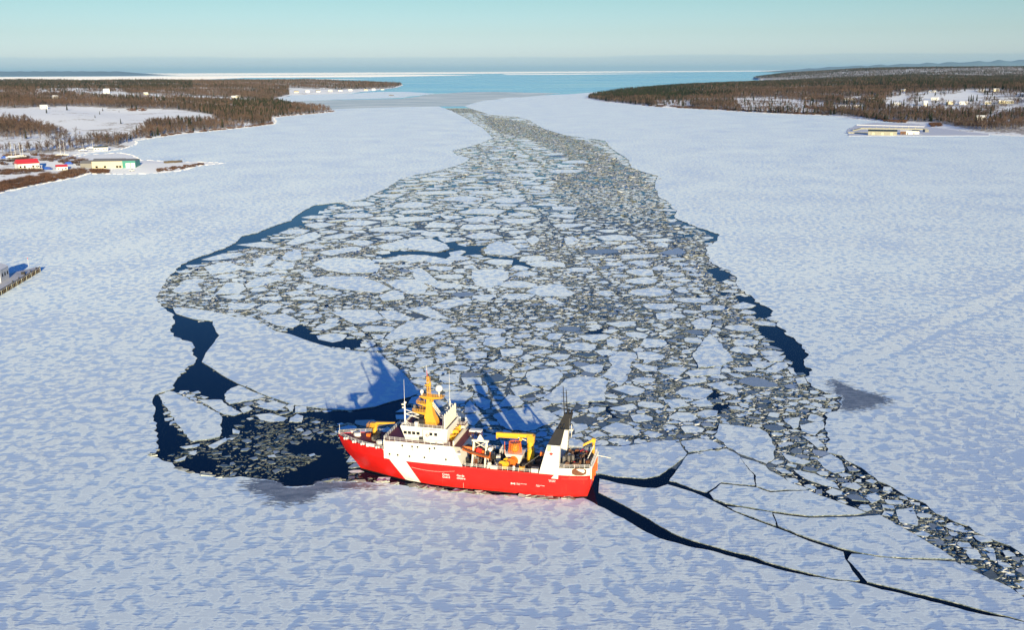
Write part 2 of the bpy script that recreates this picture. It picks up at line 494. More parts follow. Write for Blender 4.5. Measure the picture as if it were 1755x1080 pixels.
sheet_l = lr + [(900, 60), (900, -400), (-9000, -400), (-9000, 1900)] + gpoly([(440, 207), (490, 194), (575, 186.5), (660, 184), (720, 182.5)])
sheet_r = rr + [(900, 150), (9000, 150), (9000, 5200)] + gpoly([(1100, 156), (1014, 158), (985, 160.5), (930, 163), (895, 166.5), (870, 167), (846, 171), (830, 172), (810, 177)])
for nm, po in (('fast_ice_near', sheet_l), ('fast_ice_far', sheet_r)):
    o = link_mesh(nm, slab_mesh(nm, po, 0.28, -0.3, M['ice']))
    tag(o, kind='structure')

# thin young ice and bay ice at the channel mouth, pack ice toward the horizon
nil = gpoly([(455, 178), (520, 173), (575, 171), (640, 170), (690, 168.5), (740, 161), (800, 157.5), (850, 157), (910, 158.5), (960, 159.5), (930, 163), (895, 166.5), (870, 167),
             (846, 171), (830, 172), (810, 177), (796, 182), (751, 182), (660, 184), (575, 186.5), (500, 191), (455, 195)])
tag(link_mesh('young_ice', slab_mesh('young_ice', rough_edge(nil, 60, 12), 0.06, -0.2, M['nilas'])), kind='structure')
bay = gpoly([(455, 177), (470, 169), (500, 163), (600, 160), (650, 157), (700, 157), (745, 160), (715, 164), (690, 167), (640, 169), (575, 170.5), (520, 173)])
tag(link_mesh('bay_ice', slab_mesh('bay_ice', rough_edge(bay, 60, 10), 0.25, -0.2, M['ice'])), kind='structure')
M['pack'] = paint('far_pack_ice', (0.92, 0.90, 0.86), 0.7, wear=0.15, wear_col=(0.62, 0.68, 0.72), scale=0.0006)
M['pack'].node_tree.nodes['Principled BSDF'].inputs['Diffuse Roughness'].default_value = 0.4
for j, (far, near) in enumerate([
        ([(-150, 126.6), (300, 124.6), (877, 121.9), (1400, 119.5), (1900, 117.2)], [(1900, 118.1), (1400, 120.9), (1100, 123.0), (877, 125.0), (420, 128.4), (-150, 131)]),
        ([(-150, 131.6), (250, 130.0), (500, 128.6), (700, 127.2)], [(820, 127.9), (640, 131.2), (420, 132.6), (340, 136.0), (-150, 138.5)]),
        ([(860, 126.4), (1000, 125.3)], [(1150, 125.2), (960, 127.0), (870, 127.4)]),
        ([(350, 136.2), (450, 135.4)], [(640, 134.6), (520, 136.4), (380, 137.2)])]):
    po = rough_edge(gpoly([(x, y + .4) for x, y in far + near]), 900, 300 - 60 * j)
    tag(link_mesh('pack_ice', slab_mesh('pack_ice', po, 0.4, -0.2, M['pack'])), kind='structure')

# ---- traced floes (pixel outlines)
Z1 = lambda p: zz(250, 500, .3427, p)
Z2 = lambda p: zz(250, 330, .2870, p)
Z3 = lambda p: zz(700, 330, .3134, p)
Z4 = lambda p: zz(700, 560, .2279, p)
Z5 = lambda p: zz(1050, 420, 1 / 3, p)
Z6 = lambda p: zz(1000, 680, .4302, p)
GB = 'ice blocks split off beside the ship'
TRACED = [  # (label, outline, material key)
 ('huge smooth ice floe behind the bow with the bridge shadow on its tip', Z1([(135,78),(230,86),(360,105),(440,128),(530,130),(600,170),(650,200),(720,215),(800,245),(880,270),(950,290),(1050,300),(1130,305),(1170,310),(1210,350),(1260,385),(1310,435),(1365,490),(1370,510),(1320,530),(1220,555),(1150,578),(1020,598),(900,590),(750,572),(620,530),(470,468),(380,420),(330,385),(280,355),(300,310),(340,260),(368,222),(345,185),(335,150),(240,140),(150,112)])),
 ('shield-shaped floe at far left beside the black triangular lead', Z1([(62,520),(120,500),(200,530),(290,575),(370,620),(383,640),(382,690),(370,730),(300,745),(235,755),(190,715),(150,660),(110,590)])),
 ('rounded floe tucked against the lower edge of the huge floe', Z1([(395,515),(430,485),(465,472),(600,528),(560,540),(480,555),(415,565),(395,540)])),
 ('pointed floe just right of the shield-shaped floe', Z1([(260,543),(380,545),(405,570),(440,590),(480,610),(435,625),(385,615),(330,585)])),
 ('lens-shaped floe under the point of the huge floe, left of the bow', Z1([(555,575),(640,548),(705,572),(650,600),(600,590)])),
 ('flat oval floe above the brash left of the bow', Z1([(545,622),(620,612),(710,635),(690,650),(620,655),(575,645)])),
 ('tiny drop-shaped floe hanging below the huge floe edge', Z1([(705,578),(740,580),(735,600),(720,605)])),
 ('small chipped floe between the lens-shaped and pointed floes', Z1([(470,590),(510,575),(535,590),(490,612)])),
 ('small grey-sided floe left of the bow by the flat oval floe', Z1([(720,640),(755,615),(785,625),(780,655),(715,655)])),
 ('little triangular floe in black water below the pointed floe', Z1([(435,690),(470,700),(465,715),(435,712)])),
 ('long thin floe in the wedge below the shield-shaped floe', Z1([(310,775),(400,733),(405,750),(340,790)])),
 ('thin slab at the foot of the black triangular lead', Z1([(170,780),(270,765),(265,778),(200,790)])),
 ('dark-edged chip floating in the bottom left of the basin', Z1([(140,850),(205,825),(195,845),(160,855)])),
 # right side blocks
 ('broad ice block right of the stern above the hooked black lead', Z6([(30,205),(66,200),(150,203),(250,188),(320,180),(378,176),(384,196),(409,229),(402,240),(350,281),(300,316),(240,328),(130,321),(66,308),(30,306)]), ),
 ('long triangular block with a crack to the hooked lead at its corner', Z6([(390,183),(450,172),(500,175),(560,203),(490,215),(420,225)])),
 ('ice block right of the hooked black lead, ringed by thin cracks', Z6([(418,236),(490,222),(570,212),(618,240),(640,275),(675,315),(682,355),(600,350),(548,343),(500,375),(488,383),(440,370),(370,342),(345,338),(372,300),(410,245)])),
 ('large pale drifted floe at the head of the brash track', Z6([(540,112),(600,118),(700,128),(735,150),(765,205),(760,250),(730,270),(690,256),(630,234),(575,206),(520,160)])),
 ('wedge-shaped block below the pale drifted floe', Z6([(628,247),(680,262),(722,280),(735,297),(765,312),(825,347),(895,370),(880,374),(800,373),(745,378),(692,361),(690,318),(657,284)])),
 ('long block between two cracks reaching the brash track', Z6([(505,390),(550,354),(600,359),(690,368),(745,388),(815,383),(900,381),(940,400),(985,414),(1020,427),(1075,447),(1120,465),(1080,472),(900,478),(760,460),(640,441),(565,427),(520,411)])),
 ('small block with a short crossing crack at its right end', Z6([(574,442),(640,449),(748,467),(764,518),(700,493),(600,455)])),
 ('long block above the thin straight crack ending at the brash', Z6([(758,471),(900,489),(1080,485),(1180,478),(1235,507),(1310,552),(1420,614),(1476,650),(1290,646),(1180,638),(1110,626),(1062,615),(1012,603),(900,566),(800,528),(778,518)])),
 ('huge block between the wide black lead and the thin cracks', Z6([(64,330),(140,349),(240,366),(290,368),(335,353),(430,382),(490,407),(555,440),(600,463),(700,503),(768,528),(900,581),(1008,615),(1035,624),(1042,652),(1070,698),(1100,736)]) + LEAD1_UP2[1:]),
 ('last wide block along the lead at the lower right corner', Z6([(1052,655),(1068,630),(1110,632),(1180,644),(1290,653),(1482,662),(1520,684),(1600,720),(1700,765),(1755,805),(2100,960)]) + LEAD1_UP[0:]),
 ('pale floe boxed by dark cracks at the head of the track', Z5([(960,930),(1080,910),(1090,940),(1040,985),(970,960)])),
 ('narrow floe left of the boxed floe at the track head', Z5([(875,900),(960,890),(955,940),(930,950)])),
 ('flat floe wedged under the boxed floe in the track', Z5([(970,985),(1040,990),(1095,1040),(1050,1045)])),
 ('kite-shaped floe in the upper brash track', Z6([(930,255),(985,232),(1030,262),(1040,300),(1000,310),(955,285)])),
 ('grey floe where the brash track starts to narrow', Z6([(785,225),(830,240),(905,262),(880,275),(820,262)])),
 ('slim floe along the left side of the brash track', Z6([(835,295),(920,310),(1000,345),(1020,370),(950,355),(880,330)])),
 ('four-sided floe in the middle of the brash track', Z6([(1245,455),(1310,445),(1335,495),(1330,520),(1260,505)])),
 ('small pale floe set in the track above the four-sided floe', Z6([(1115,400),(1165,385),(1185,410),(1150,430)])),
 ('small square floe low in the brash track near the right border', Z6([(1605,630),(1640,630),(1642,660),(1620,655)])),
 # behind the ship
 ('shadowed floe straight behind the crane arm', Z4([(635,675),(680,655),(800,620),(930,600),(1060,640),(1140,690),(1050,740),(960,780),(880,795),(760,780),(690,750)])),
 ('broad floe right above the funnel, flat lower edge', Z4([(1020,545),(1090,480),(1180,400),(1290,380),(1470,395),(1500,430),(1490,480),(1480,566),(1200,576),(1080,583)])),
 ('rounded floe left of the broad flat-edged floe above the funnel', Z4([(870,395),(895,345),(1050,318),(1110,320),(1160,365),(1130,430),(1100,453),(930,453)])),
 ('bent tall floe right of the broad flat-edged floe', Z4([(1455,373),(1530,290),(1505,235),(1580,190),(1700,200),(1720,240),(1670,280),(1670,340),(1640,410),(1580,453),(1505,396)])),
 ('half-shaded floe above the crane arm with a shadow stripe', Z4([(680,600),(750,515),(830,530),(870,580),(840,600),(700,610)])),
 ('shaded rounded floe between mast and crane', Z4([(480,540),(560,535),(620,560),(610,620),(570,635),(520,600)])),
 ('shaded small floe left of the rounded one between mast and crane', Z4([(425,600),(460,555),(500,600),(540,640),(480,652),(420,652)])),
 ('blue shaded floe directly behind the aft bridge rail', Z4([(425,668),(500,660),(555,690),(490,755),(430,720)])),
 ('bright floe right of the whip antenna', Z4([(255,515),(330,490),(480,502),(480,530),(440,560),(420,585),(300,583)])),
 ('thin floe above the bright floe by the whip antenna', Z4([(240,445),(330,440),(400,473),(330,482),(260,488)])),
 ('floe crossed by the funnel shadow, squarish', Z4([(395,390),(540,385),(555,438),(420,443)])),
 ('lower floe crossed by the funnel shadow, tapering', Z4([(475,450),(590,448),(600,490),(570,520),(500,490)])),
 ('squarish floe right of the mast top', Z4([(225,380),(290,362),(385,365),(375,425),(270,430),(230,410)])),
 ('wedge floe left above the mast top', Z4([(30,300),(120,240),(190,260),(180,290),(60,318)])),
 ('angular floe above right of the mast top', Z4([(205,255),(300,225),(360,225),(355,260),(270,285),(215,280)])),
 ('low pointed floe left of the bent tall floe', Z4([(1280,310),(1400,285),(1470,300),(1460,330),(1420,358),(1330,340)])),
 ('narrow floe high above the mast, in brash', Z4([(385,130),(490,125),(530,165),(430,170)])),
 ('fan-shaped floe above the funnel shadow tip', Z4([(570,100),(620,75),(735,85),(725,140),(660,165),(560,140)])),
 ('floe off the stern in front of the dark pool', Z4([(1450,775),(1560,725),(1660,745),(1740,800),(1720,825),(1540,820)])),
 ('small floe just behind the stern deck', Z4([(1355,815),(1420,785),(1500,825),(1400,842)])),
 ('floe peeking out right of the funnel', Z4([(1230,735),(1340,740),(1350,770),(1250,810)])),
 ('thin straight-topped floe below the small dark pool', Z4([(1270,70),(1480,62),(1520,75),(1480,100),(1330,110)])),
 ('small floe left of the mast lamp', Z4([(0,340),(110,340),(145,360),(120,390),(20,385)])),
 ('floe right of the black funnel top, triangular', Z4([(1215,690),(1235,640),(1285,660),(1240,690)])),
 # right side of field
 ('large cracked floe beside the right-hand leads', Z5([(410,570),(470,480),(500,460),(530,480),(600,560),(620,600),(560,625),(440,635)])),
 ('flat floe under the large cracked floe', Z5([(370,660),(430,642),(555,638),(550,670),(400,680)])),
 ('pointed floe left of the flat floe under the cracked floe', Z5([(230,650),(310,628),(385,635),(345,675),(260,668)])),
 ('sloping slab above the grey brash fan', Z5([(475,720),(560,705),(640,750),(640,780),(560,755)])),
 ('slim floe over the black gap near the brash fan', Z5([(340,700),(480,684),(485,705),(400,720)])),
 ('round floe up the right side of the field', Z5([(400,400),(460,372),(515,390),(500,435),(430,435)])),
 ('floe at the lower end of the right-hand black lead', Z5([(775,655),(850,607),(895,607),(900,630),(840,660)])),
 ('small bar floe across the right-hand black lead', Z5([(770,580),(890,572),(870,600),(810,605)])),
 ('floe left of the bar across the right-hand lead', Z5([(700,600),(760,600),(830,612),(770,640),(720,630)])),
 ('slab at the left end of the black gap', Z5([(260,800),(350,795),(400,830),(300,845)])),
 ('slab in the middle of the black gap', Z5([(400,815),(480,790),(520,830),(440,835)])),
 ('tooth-shaped floe at the very end of the right-hand lead', Z5([(900,640),(930,645),(945,675),(915,665)])),
 ('floe wedged in the corner below the right-hand lead', Z5([(940,690),(985,680),(1000,715),(950,718)])),
 # middle field
 ('turtle-shaped floe ringed by blue water in mid field', Z3([(410,320),(440,285),(490,265),(560,280),(610,325),(560,348),(420,338)])),
 ('wide floe below the turtle-shaped floe, crack on its left', Z3([(345,430),(420,420),(540,422),(545,470),(510,500),(440,530),(370,510),(342,460)])),
 ('bow-shaped floe in the very centre of the field', Z3([(640,545),(720,510),(830,500),(870,535),(915,550),(880,570),(720,570)])),
 ('long sloping floe left of the wide floe in mid field', Z3([(0,415),(60,430),(140,490),(300,505),(290,530),(160,525),(40,480)])),
 ('lens floe above the mast, tilted up to the right', Z3([(110,630),(200,590),(330,578),(350,600),(210,640)])),
 ('pale slope floe left of the lens floe', Z3([(0,640),(60,628),(200,680),(240,698),(130,690)])),
 ('big floe over the blue lead in mid field', Z3([(0,255),(130,255),(200,280),(225,308),(150,328),(0,313)])),
 ('broad floe under the blue lead in mid field', Z3([(0,342),(150,352),(250,375),(230,395),(60,382)])),
 ('flat floe at the right end of the blue lead', Z3([(640,390),(720,375),(850,385),(860,410),(700,412)])),
 ('floe between the lens floe and the wide floe', Z3([(350,567),(480,557),(485,580),(400,598),(350,590)])),
 ('tiny oval floe inside the blue lead', Z3([(220,330),(290,317),(315,325),(280,348),(230,346)])),
 ('small triangle floe under the bow-shaped floe', Z3([(735,585),(800,585),(860,612),(780,620)])),
 ('round little floe right above the turtle-shaped floe', Z3([(640,260),(690,235),(720,260),(680,290)])),
 ('blue-topped round floe in the grey mid-field brash', Z3([(850,250),(900,240),(940,265),(900,290),(860,285)])),
 ('large pale floe above the huge floe, right end ragged', Z3([(0,705),(150,700),(240,730),(130,785),(-90,812),(-130,800),(-60,740)])),
 # left field
 ('big elliptical floe in the left of the field', Z2([(990,430),(1060,395),(1200,390),(1340,400),(1400,440),(1380,480),(1200,486),(1080,470)])),
 ('longest pale floe in the left of the field', Z2([(930,525),(1060,502),(1280,502),(1400,540),(1470,580),(1390,603),(1180,583),(1060,558)])),
 ('slanted floe left of the longest pale floe', Z2([(590,555),(650,515),(790,490),(830,520),(700,560),(610,575)])),
 ('round floe with a blue crescent on its left', Z2([(815,385),(850,352),(925,355),(930,400),(880,413),(820,403)])),
 ('oval floe below the round crescent floe', Z2([(745,440),(800,408),(890,422),(880,458),(800,468)])),
 ('leaf-shaped floe above the round crescent floe', Z2([(830,310),(900,265),(1010,235),(1050,260),(990,290),(880,318)])),
 ('floe left of the round crescent floe', Z2([(640,400),(740,375),(785,380),(770,405),(720,440),(640,440)])),
 ('pale floe near the left tip of the field', Z2([(350,445),(480,415),(560,440),(600,450),(500,480),(380,490)])),
 ('folded floe low in the left tip of the field', Z2([(410,610),(480,540),(580,545),(600,575),(560,610)])),
 ('floe over the huge floe, left of a black notch', Z2([(655,700),(730,660),(810,665),(810,690),(760,725)])),
 ('shell-shaped floe against the upper edge of the huge floe', Z2([(670,740),(830,725),(910,765),(920,790),(880,813),(780,798)])),
 ('long thin floe in the brash above the huge floe', Z2([(490,670),(560,662),(690,668),(620,700),(500,705)])),
 ('floe with dark water under it, above the huge floe', Z2([(1100,720),(1200,700),(1370,705),(1430,755),(1330,780),(1240,785)])),
 ('floe joined to its left neighbour by a hairline crack', Z2([(1385,713),(1480,706),(1590,750),(1570,770),(1444,765)])),
 ('sloping slab above the blue gap left of the mast', Z2([(1550,700),(1680,680),(1780,735),(1780,755),(1640,728)])),
 ('pentagon floe right of the longest pale floe', Z2([(1430,540),(1500,520),(1620,520),(1690,570),(1660,608),(1560,608)])),
 ('small pale floe below the pentagon floe', Z2([(1390,620),(1480,578),(1540,602),(1540,640),(1420,653)])),
 ('steep slab above the pentagon floe', Z2([(1570,460),(1640,450),(1742,530),(1740,558),(1650,520)])),
 ('ribbon floe along the lower side of the blue lead', Z2([(1440,392),(1580,374),(1690,378),(1690,402),(1600,423)])),
 ('big ragged floe above the blue lead', Z2([(1380,320),(1560,282),(1650,298),(1560,336),(1420,343)])),
 ('rounded floe at the extreme left tip of the field', Z2([(150,590),(210,547),(310,547),(340,590),(200,605)])),
 ('sliver floe right of the extreme left tip', Z2([(360,590),(430,557),(412,592)])),
]
OPEN_LEADS = [
 [(560,348),(575,349),(560,356),(555,365),(530,375),(520,385),(490,395),(455,408),(430,425),(400,430),(375,440),(372,448),(350,450),(320,462),(295,478),(292,468),(310,453),(345,438),(380,426),(398,418),(415,403),(440,398),(470,386),(500,376),(515,363),(540,350)],
 [(270,520),(283,522),(296,530),(332,548),(345,551),(366,551),(378,575),(350,610),(346,622),(363,632),(380,644),(411,660),(395,672),(385,685),(365,692),(330,672),(290,675),(300,652),(333,622),(328,600),(327,588),(298,582),(288,565),(294,550),(290,540)],
 [(262,676),(270,676),(285,710),(303,735),(320,757),(325,765),(300,775),(271,792),(255,786),(260,720)],
 [(500,706),(560,704),(600,706),(645,697),(690,680),(725,672),(700,690),(690,725),(640,725),(600,727),(575,724),(520,714)],
 Z5([(600,230),(640,255),(725,265),(825,335),(815,372),(720,380),(690,335),(640,295)]),
 Z5([(735,412),(860,392),(895,460),(980,512),(1013,565),(985,625),(930,622),(900,595),(880,560),(820,540),(800,490),(750,460)]),
 Z5([(895,612),(985,612),(1025,640),(1010,672),(960,660),(920,640)]),
 Z5([(470,125),(545,112),(612,150),(605,190),(520,190),(500,150)]), Z5([(520,232),(600,235),(600,262),(560,262)]),
 Z3([(110,240),(210,245),(300,290),(420,285),(500,262),(400,310),(410,340),(560,355),(620,370),(700,410),(640,425),(560,400),(440,360),(330,345),(290,350),(200,370),(0,338),(0,322),(150,332),(228,310),(170,270)]),
 Z3([(560,270),(590,290),(650,320),(600,345),(618,325)]), Z3([(940,772),(1040,735),(1085,755),(1060,777)]), Z3([(1310,325),(1355,325),(1340,342),(1315,338)]),
 Z3([(0,655),(60,665),(140,695),(40,690),(0,675)]),
 Z2([(775,805),(880,820),(920,775),(1000,830),(1090,880),(1280,870),(1310,890),(1250,940),(1100,925),(960,895),(860,855)]),
 Z2([(720,440),(742,440),(790,470),(850,470),(810,478),(740,465)]), Z2([(790,370),(820,355),(812,400),(785,400)]),
 Z2([(1340,380),(1480,345),(1742,350),(1742,376),(1560,370),(1420,392)]), Z2([(1550,265),(1600,285),(1742,302),(1640,298)]),
 Z1([(690,765),(860,745),(950,760),(1000,830),(1040,880),(1000,935),(860,955),(830,975),(690,980),(650,950),(720,900),(800,865),(880,822),(720,808)]),
 Z1([(150,860),(300,820),(375,860),(340,905),(210,912)]), Z1([(375,625),(430,630),(440,690),(400,735),(380,735)]),
 Z4([(1180,705),(1300,665),(1450,695),(1380,745),(1260,730)]), Z4([(1235,590),(1330,585),(1300,640),(1240,630)]),
 Z5([(375,770),(500,742),(575,785),(480,788),(400,795)]), Z5([(470,850),(530,815),(600,820),(560,868),(490,870)]), Z5([(215,985),(260,940),(300,985)]),
 Z6([(60,300),(240,330),(300,318),(410,232),(400,260),(340,350),(290,370),(60,330)]),
 Z3([(1430,55),(1440,90),(1465,100),(1450,130),(1540,175),(1700,230),(1690,262),(1600,285),(1650,235),(1520,185),(1420,140),(1425,90)]),
]
BASIN = Z1([(20,700),(385,700),(450,560),(700,600),(960,640),(1060,900),(1200,960),(1000,1000),(600,1000),(20,860)])
TRACK = Z6([(770,150),(1100,150),(1800,560),(1900,900),(1500,720),(1000,430),(760,330)])
LEADS_ZONE = Z6([(-60,290),(600,210),(900,380),(1200,480),(1500,660),(2200,1000),(2200,1150),(1400,950),(700,740),(300,640),(-60,460)])
DENSE = [  # finely milled belts of brash
 [(945,300),(1020,285),(1100,290),(1125,330),(1150,380),(1205,400),(1225,455),(1260,510),(1290,560),(1240,560),(1200,470),(1120,400),(1010,380),(940,340)],
 [(1120,560),(1180,540),(1190,640),(1160,690),(1100,690),(1125,620)],
 [(1240,670),(1390,665),(1440,690),(1420,712),(1320,730),(1230,730)],
 [(280,480),(310,470),(345,500),(400,525),(470,540),(400,540),(330,530),(285,525)],
 [(820,195),(900,210),(1000,240),(1060,270),(1090,300),(1000,290),(930,250),(850,225)],
 [(430,420),(520,440),(600,430),(690,460),(690,500),(560,470),(440,455)],
 [(520,505),(700,500),(860,520),(1000,500),(1120,520),(1120,545),(860,560),(700,545),(540,535)],
 [(900,390),(980,400),(990,460),(1060,500),(980,510),(920,470)],
]

OW = np.array(lr + rr[::-1])
# occupancy grid of the broken area, half-metre cells
GX0, GX1, GY0, GY1, GC = -330.0, 420.0, 140.0, 2900.0, 1.0
NXg, NYg = int((GX1 - GX0) / GC), int((GY1 - GY0) / GC)
gx = GX0 + (np.arange(NXg) + .5) * GC
gy = GY0 + (np.arange(NYg) + .5) * GC
GXm, GYm = np.meshgrid(gx, gy)

def stamp(mask, poly, val=True):
    P = np.asarray(poly)
    i0, i1 = int((P[:, 0].min() - GX0) / GC), int((P[:, 0].max() - GX0) / GC) + 2
    j0, j1 = int((P[:, 1].min() - GY0) / GC), int((P[:, 1].max() - GY0) / GC) + 2
    i0, j0 = max(i0, 0), max(j0, 0); i1, j1 = min(i1, NXg), min(j1, NYg)
    if i1 <= i0 or j1 <= j0: return
    ins = inside(P, GXm[j0:j1, i0:i1], GYm[j0:j1, i0:i1])
    mask[j0:j1, i0:i1][ins] = val

def look(mask, X, Y):
    i = np.clip(((X - GX0) / GC).astype(int), 0, NXg - 1)
    j = np.clip(((Y - GY0) / GC).astype(int), 0, NYg - 1)
    return mask[j, i]

ow_c = np.array(left_g + right_g[::-1])
in_ow = np.zeros((NYg, NXg), bool); stamp(in_ow, ow_c)
taken = np.zeros((NYg, NXg), bool)
lead = np.zeros((NYg, NXg), bool)
for po in OPEN_LEADS: stamp(lead, gpoly(po))
zone = np.zeros((NYg, NXg), np.uint8)     # 0 field, 1 basin, 2 track, 3 crack zone, 4 dense brash
for po in DENSE: stamp(zone, gpoly(po), 4)
stamp(zone, gpoly(LEADS_ZONE), 3); stamp(zone, gpoly(TRACK), 2); stamp(zone, gpoly(BASIN), 1)

# ship footprint
SHIP_O = np.array([21.0, 236.2]); SHIP_A = np.array([-0.97143, 0.23731]); SHIP_P = np.array([-0.23731, -0.97143])
def ship_w(s, t): return tuple(SHIP_O + SHIP_A * s + SHIP_P * t)
stamp(taken, [ship_w(-2, 6), ship_w(2, 8), ship_w(50, 8), ship_w(60, 4.5), ship_w(68, 0), ship_w(60, -4.5), ship_w(50, -8), ship_w(2, -8), ship_w(-2, -6)])

FL = []   # floes as dicts
for row in TRACED:
    lab, po = row[0], row[1]
    P = gpoly(po)
    if 'block' in lab and 'huge' not in lab and 'last wide' not in lab:      # blocks split by hairline cracks: let them nearly touch
        c_ = np.array(P); nb = len(P); ar_ = sum(P[i][0] * P[(i + 1) % nb][1] - P[(i + 1) % nb][0] * P[i][1] for i in range(nb))
        Pn = []
        for i in range(nb):
            d_ = c_[(i + 1) % nb] - c_[i - 1]; d_ = d_ / (np.linalg.norm(d_) + 1e-9)
            nn_ = np.array([d_[1], -d_[0]]) * (1 if ar_ > 0 else -1)
            Pn.append(tuple(c_[i] + 0.24 * nn_))
        P = Pn
    A = np.array(P)
    stamp(taken, P)
    size = math.sqrt(abs(sum(P[i][0] * P[(i + 1) % len(P)][1] - P[(i + 1) % len(P)][0] * P[i][1] for i in range(len(P)))) / 2)
    FL.append(dict(poly=rough_edge(P, max(0.9, size * 0.07), min(0.5, size * 0.02 + 0.08) if A[:, 0].mean() < 20 or A[:, 1].mean() > 262 else 0.16), label=lab, traced=True, size=size,
                   zt=0.2 + 0.08 * rng.random(), tone=1.0, kind='ice', c=A.mean(axis=0)))

# distance to anything already there (for circle packing)
kd_pts = []
def sample_edges(P, step):
    for i in range(len(P)):
        a = np.array(P[i]); b_ = np.array(P[(i + 1) % len(P)])
        k = max(1, int(np.linalg.norm(b_ - a) / step))
        for j in range(k):
            kd_pts.append(a + (b_ - a) * j / k)
for q in FL: sample_edges(q['poly'], 1.2)
sample_edges(lr[:-20], 1.5); sample_edges(rr, 1.5)
kd = kdtree.KDTree(len(kd_pts))
for i, q in enumerate(kd_pts): kd.insert((q[0], q[1], 0), i)
kd.balance()

cell = {}
CS = 12.0
acc = []
def near_acc(x, y, rad):
    k = int(math.ceil(rad / CS)); ci, cj = int(x // CS), int(y // CS)
    for a in range(ci - k, ci + k + 1):
        for b_ in range(cj - k, cj + k + 1):
            for t in cell.get((a, b_), ()): yield t

ok_cells = np.argwhere(in_ow & ~taken & ~lead)
# (radius, tries, min distance from camera, max distance)
PLAN = [(17.0, 260, 700, 2300), (12.5, 700, 560, 2600), (9.0, 2200, 430, 2600), (6.6, 3500, 300, 2600), (4.8, 7000, 280, 2600), (3.6, 14000, 280, 2600), (2.7, 24000, 250, 2000),
        (2.0, 30000, 150, 900), (1.5, 26000, 150, 560), (1.1, 20000, 150, 420)]
LIM = {0: 99, 1: 1.3, 2: 2.3, 3: 0.0, 4: 2.3}
for R0, tries, dmin, dmax in PLAN:
    cells = ok_cells[(gy[ok_cells[:, 0]] > dmin) & (gy[ok_cells[:, 0]] < dmax)]
    if len(cells) == 0: continue
    pick = cells[rng.integers(0, len(cells), tries)]
    xs = gx[pick[:, 1]] + (rng.random(tries) - .5) * GC
    ys = gy[pick[:, 0]] + (rng.random(tries) - .5) * GC
    rs = R0 * (0.82 + 0.36 * rng.random(tries))
    zn = zone[pick[:, 0], pick[:, 1]]
    keep_p = rng.random(tries)
    for x, y, r, zo, kp in zip(xs, ys, rs, zn, keep_p):
        if r > LIM[int(zo)]: continue
        if zo in (1, 2, 4) and kp > (0.05 if zo == 1 else 0.16 if zo == 2 else 0.22): continue
        if zo == 0 and R0 < 3 and kp > 0.75: continue
        _, _, dd = kd.find((x, y, 0))
        if dd < r * 0.8: continue
        bad = False
        for t in near_acc(x, y, r + 13):
            if (t[0] - x) ** 2 + (t[1] - y) ** 2 < (1.04 * (r + t[2])) ** 2:
                bad = True; break
        if bad: continue
        t = (x, y, r, min(dd, 1.35 * r))
        acc.append(t); cell.setdefault((int(x // CS), int(y // CS)), []).append(t)

def clip(poly, px, py, nx, ny):
    res = []
    k = len(poly)
    for i in range(k):
        a = poly[i]; b_ = poly[(i + 1) % k]
        da = (a[0] - px) * nx + (a[1] - py) * ny
        db = (b_[0] - px) * nx + (b_[1] - py) * ny
        if da <= 0: res.append(a)
        if (da < 0 < db) or (db < 0 < da):
            t = da / (da - db)
            res.append((a[0] + (b_[0] - a[0]) * t, a[1] + (b_[1] - a[1]) * t))
    return res

for x, y, r, dd in acc:
    k = random.choice((4, 4, 5, 5, 6))
    a0 = random.random() * 6.283
    st, sa = random.uniform(1.0, 1.45), random.random() * 3.1416
    ca, sn_ = math.cos(sa), math.sin(sa)
    poly = []
    for i in range(k):
        an = a0 + 6.283 * (i + random.uniform(-.34, .34)) / k
        q = r * random.uniform(0.78, 1.5)
        u, v = q * math.cos(an) * st, q * math.sin(an) / math.sqrt(st)
        poly.append((x + u * ca - v * sn_, y + u * sn_ + v * ca))
    gap = 0.12 + 0.10 * r * random.random() ** 2
    for t in near_acc(x, y, 2.5 * r + 8):
        dx, dy = t[0] - x, t[1] - y
        D2 = dx * dx + dy * dy
        if D2 < 1e-6: continue
        D = math.sqrt(D2)
        if D > 1.5 * r + 1.5 * t[2]: continue
        h = 0.5 * (D + (r * r - t[2] * t[2]) / D) - gap
        poly = clip(poly, x + dx / D * h, y + dy / D * h, dx / D, dy / D)
        if len(poly) < 3: break
    if len(poly) < 3: continue
    if dd < 1.34 * r:   # close to a traced edge: keep clear of it
        co, _, _ = kd.find((x, y, 0))
        dx, dy = co[0] - x, co[1] - y; D = math.hypot(dx, dy) + 1e-6
        poly = clip(poly, x + dx / D * (D - 0.15), y + dy / D * (D - 0.15), dx / D, dy / D)
        if len(poly) < 3: continue
    area = abs(sum(poly[i][0] * poly[(i + 1) % len(poly)][1] - poly[(i + 1) % len(poly)][0] * poly[i][1] for i in range(len(poly)))) / 2
    if area < 0.6: continue
    pxx, pyy, dist = px_of((x, y, 0.2))
    zq = int(look(zone, np.array([x]), np.array([y]))[0])
    bare = (zq == 1 and random.random() < .7) or random.random() * (1 if dist < 480 else 2.2) < (0.10 + 0.30 * (1 if pxx > 940 and pyy > 380 else 0) * (1 if r < 3.5 else 0.15))
    FL.append(dict(poly=poly, label=None, traced=False, size=math.sqrt(area), zt=random.uniform(0.07, 0.24),
                   tone=random.random(), kind='bare' if bare else 'ice', c=np.array([x, y])))
    stamp(taken, poly)

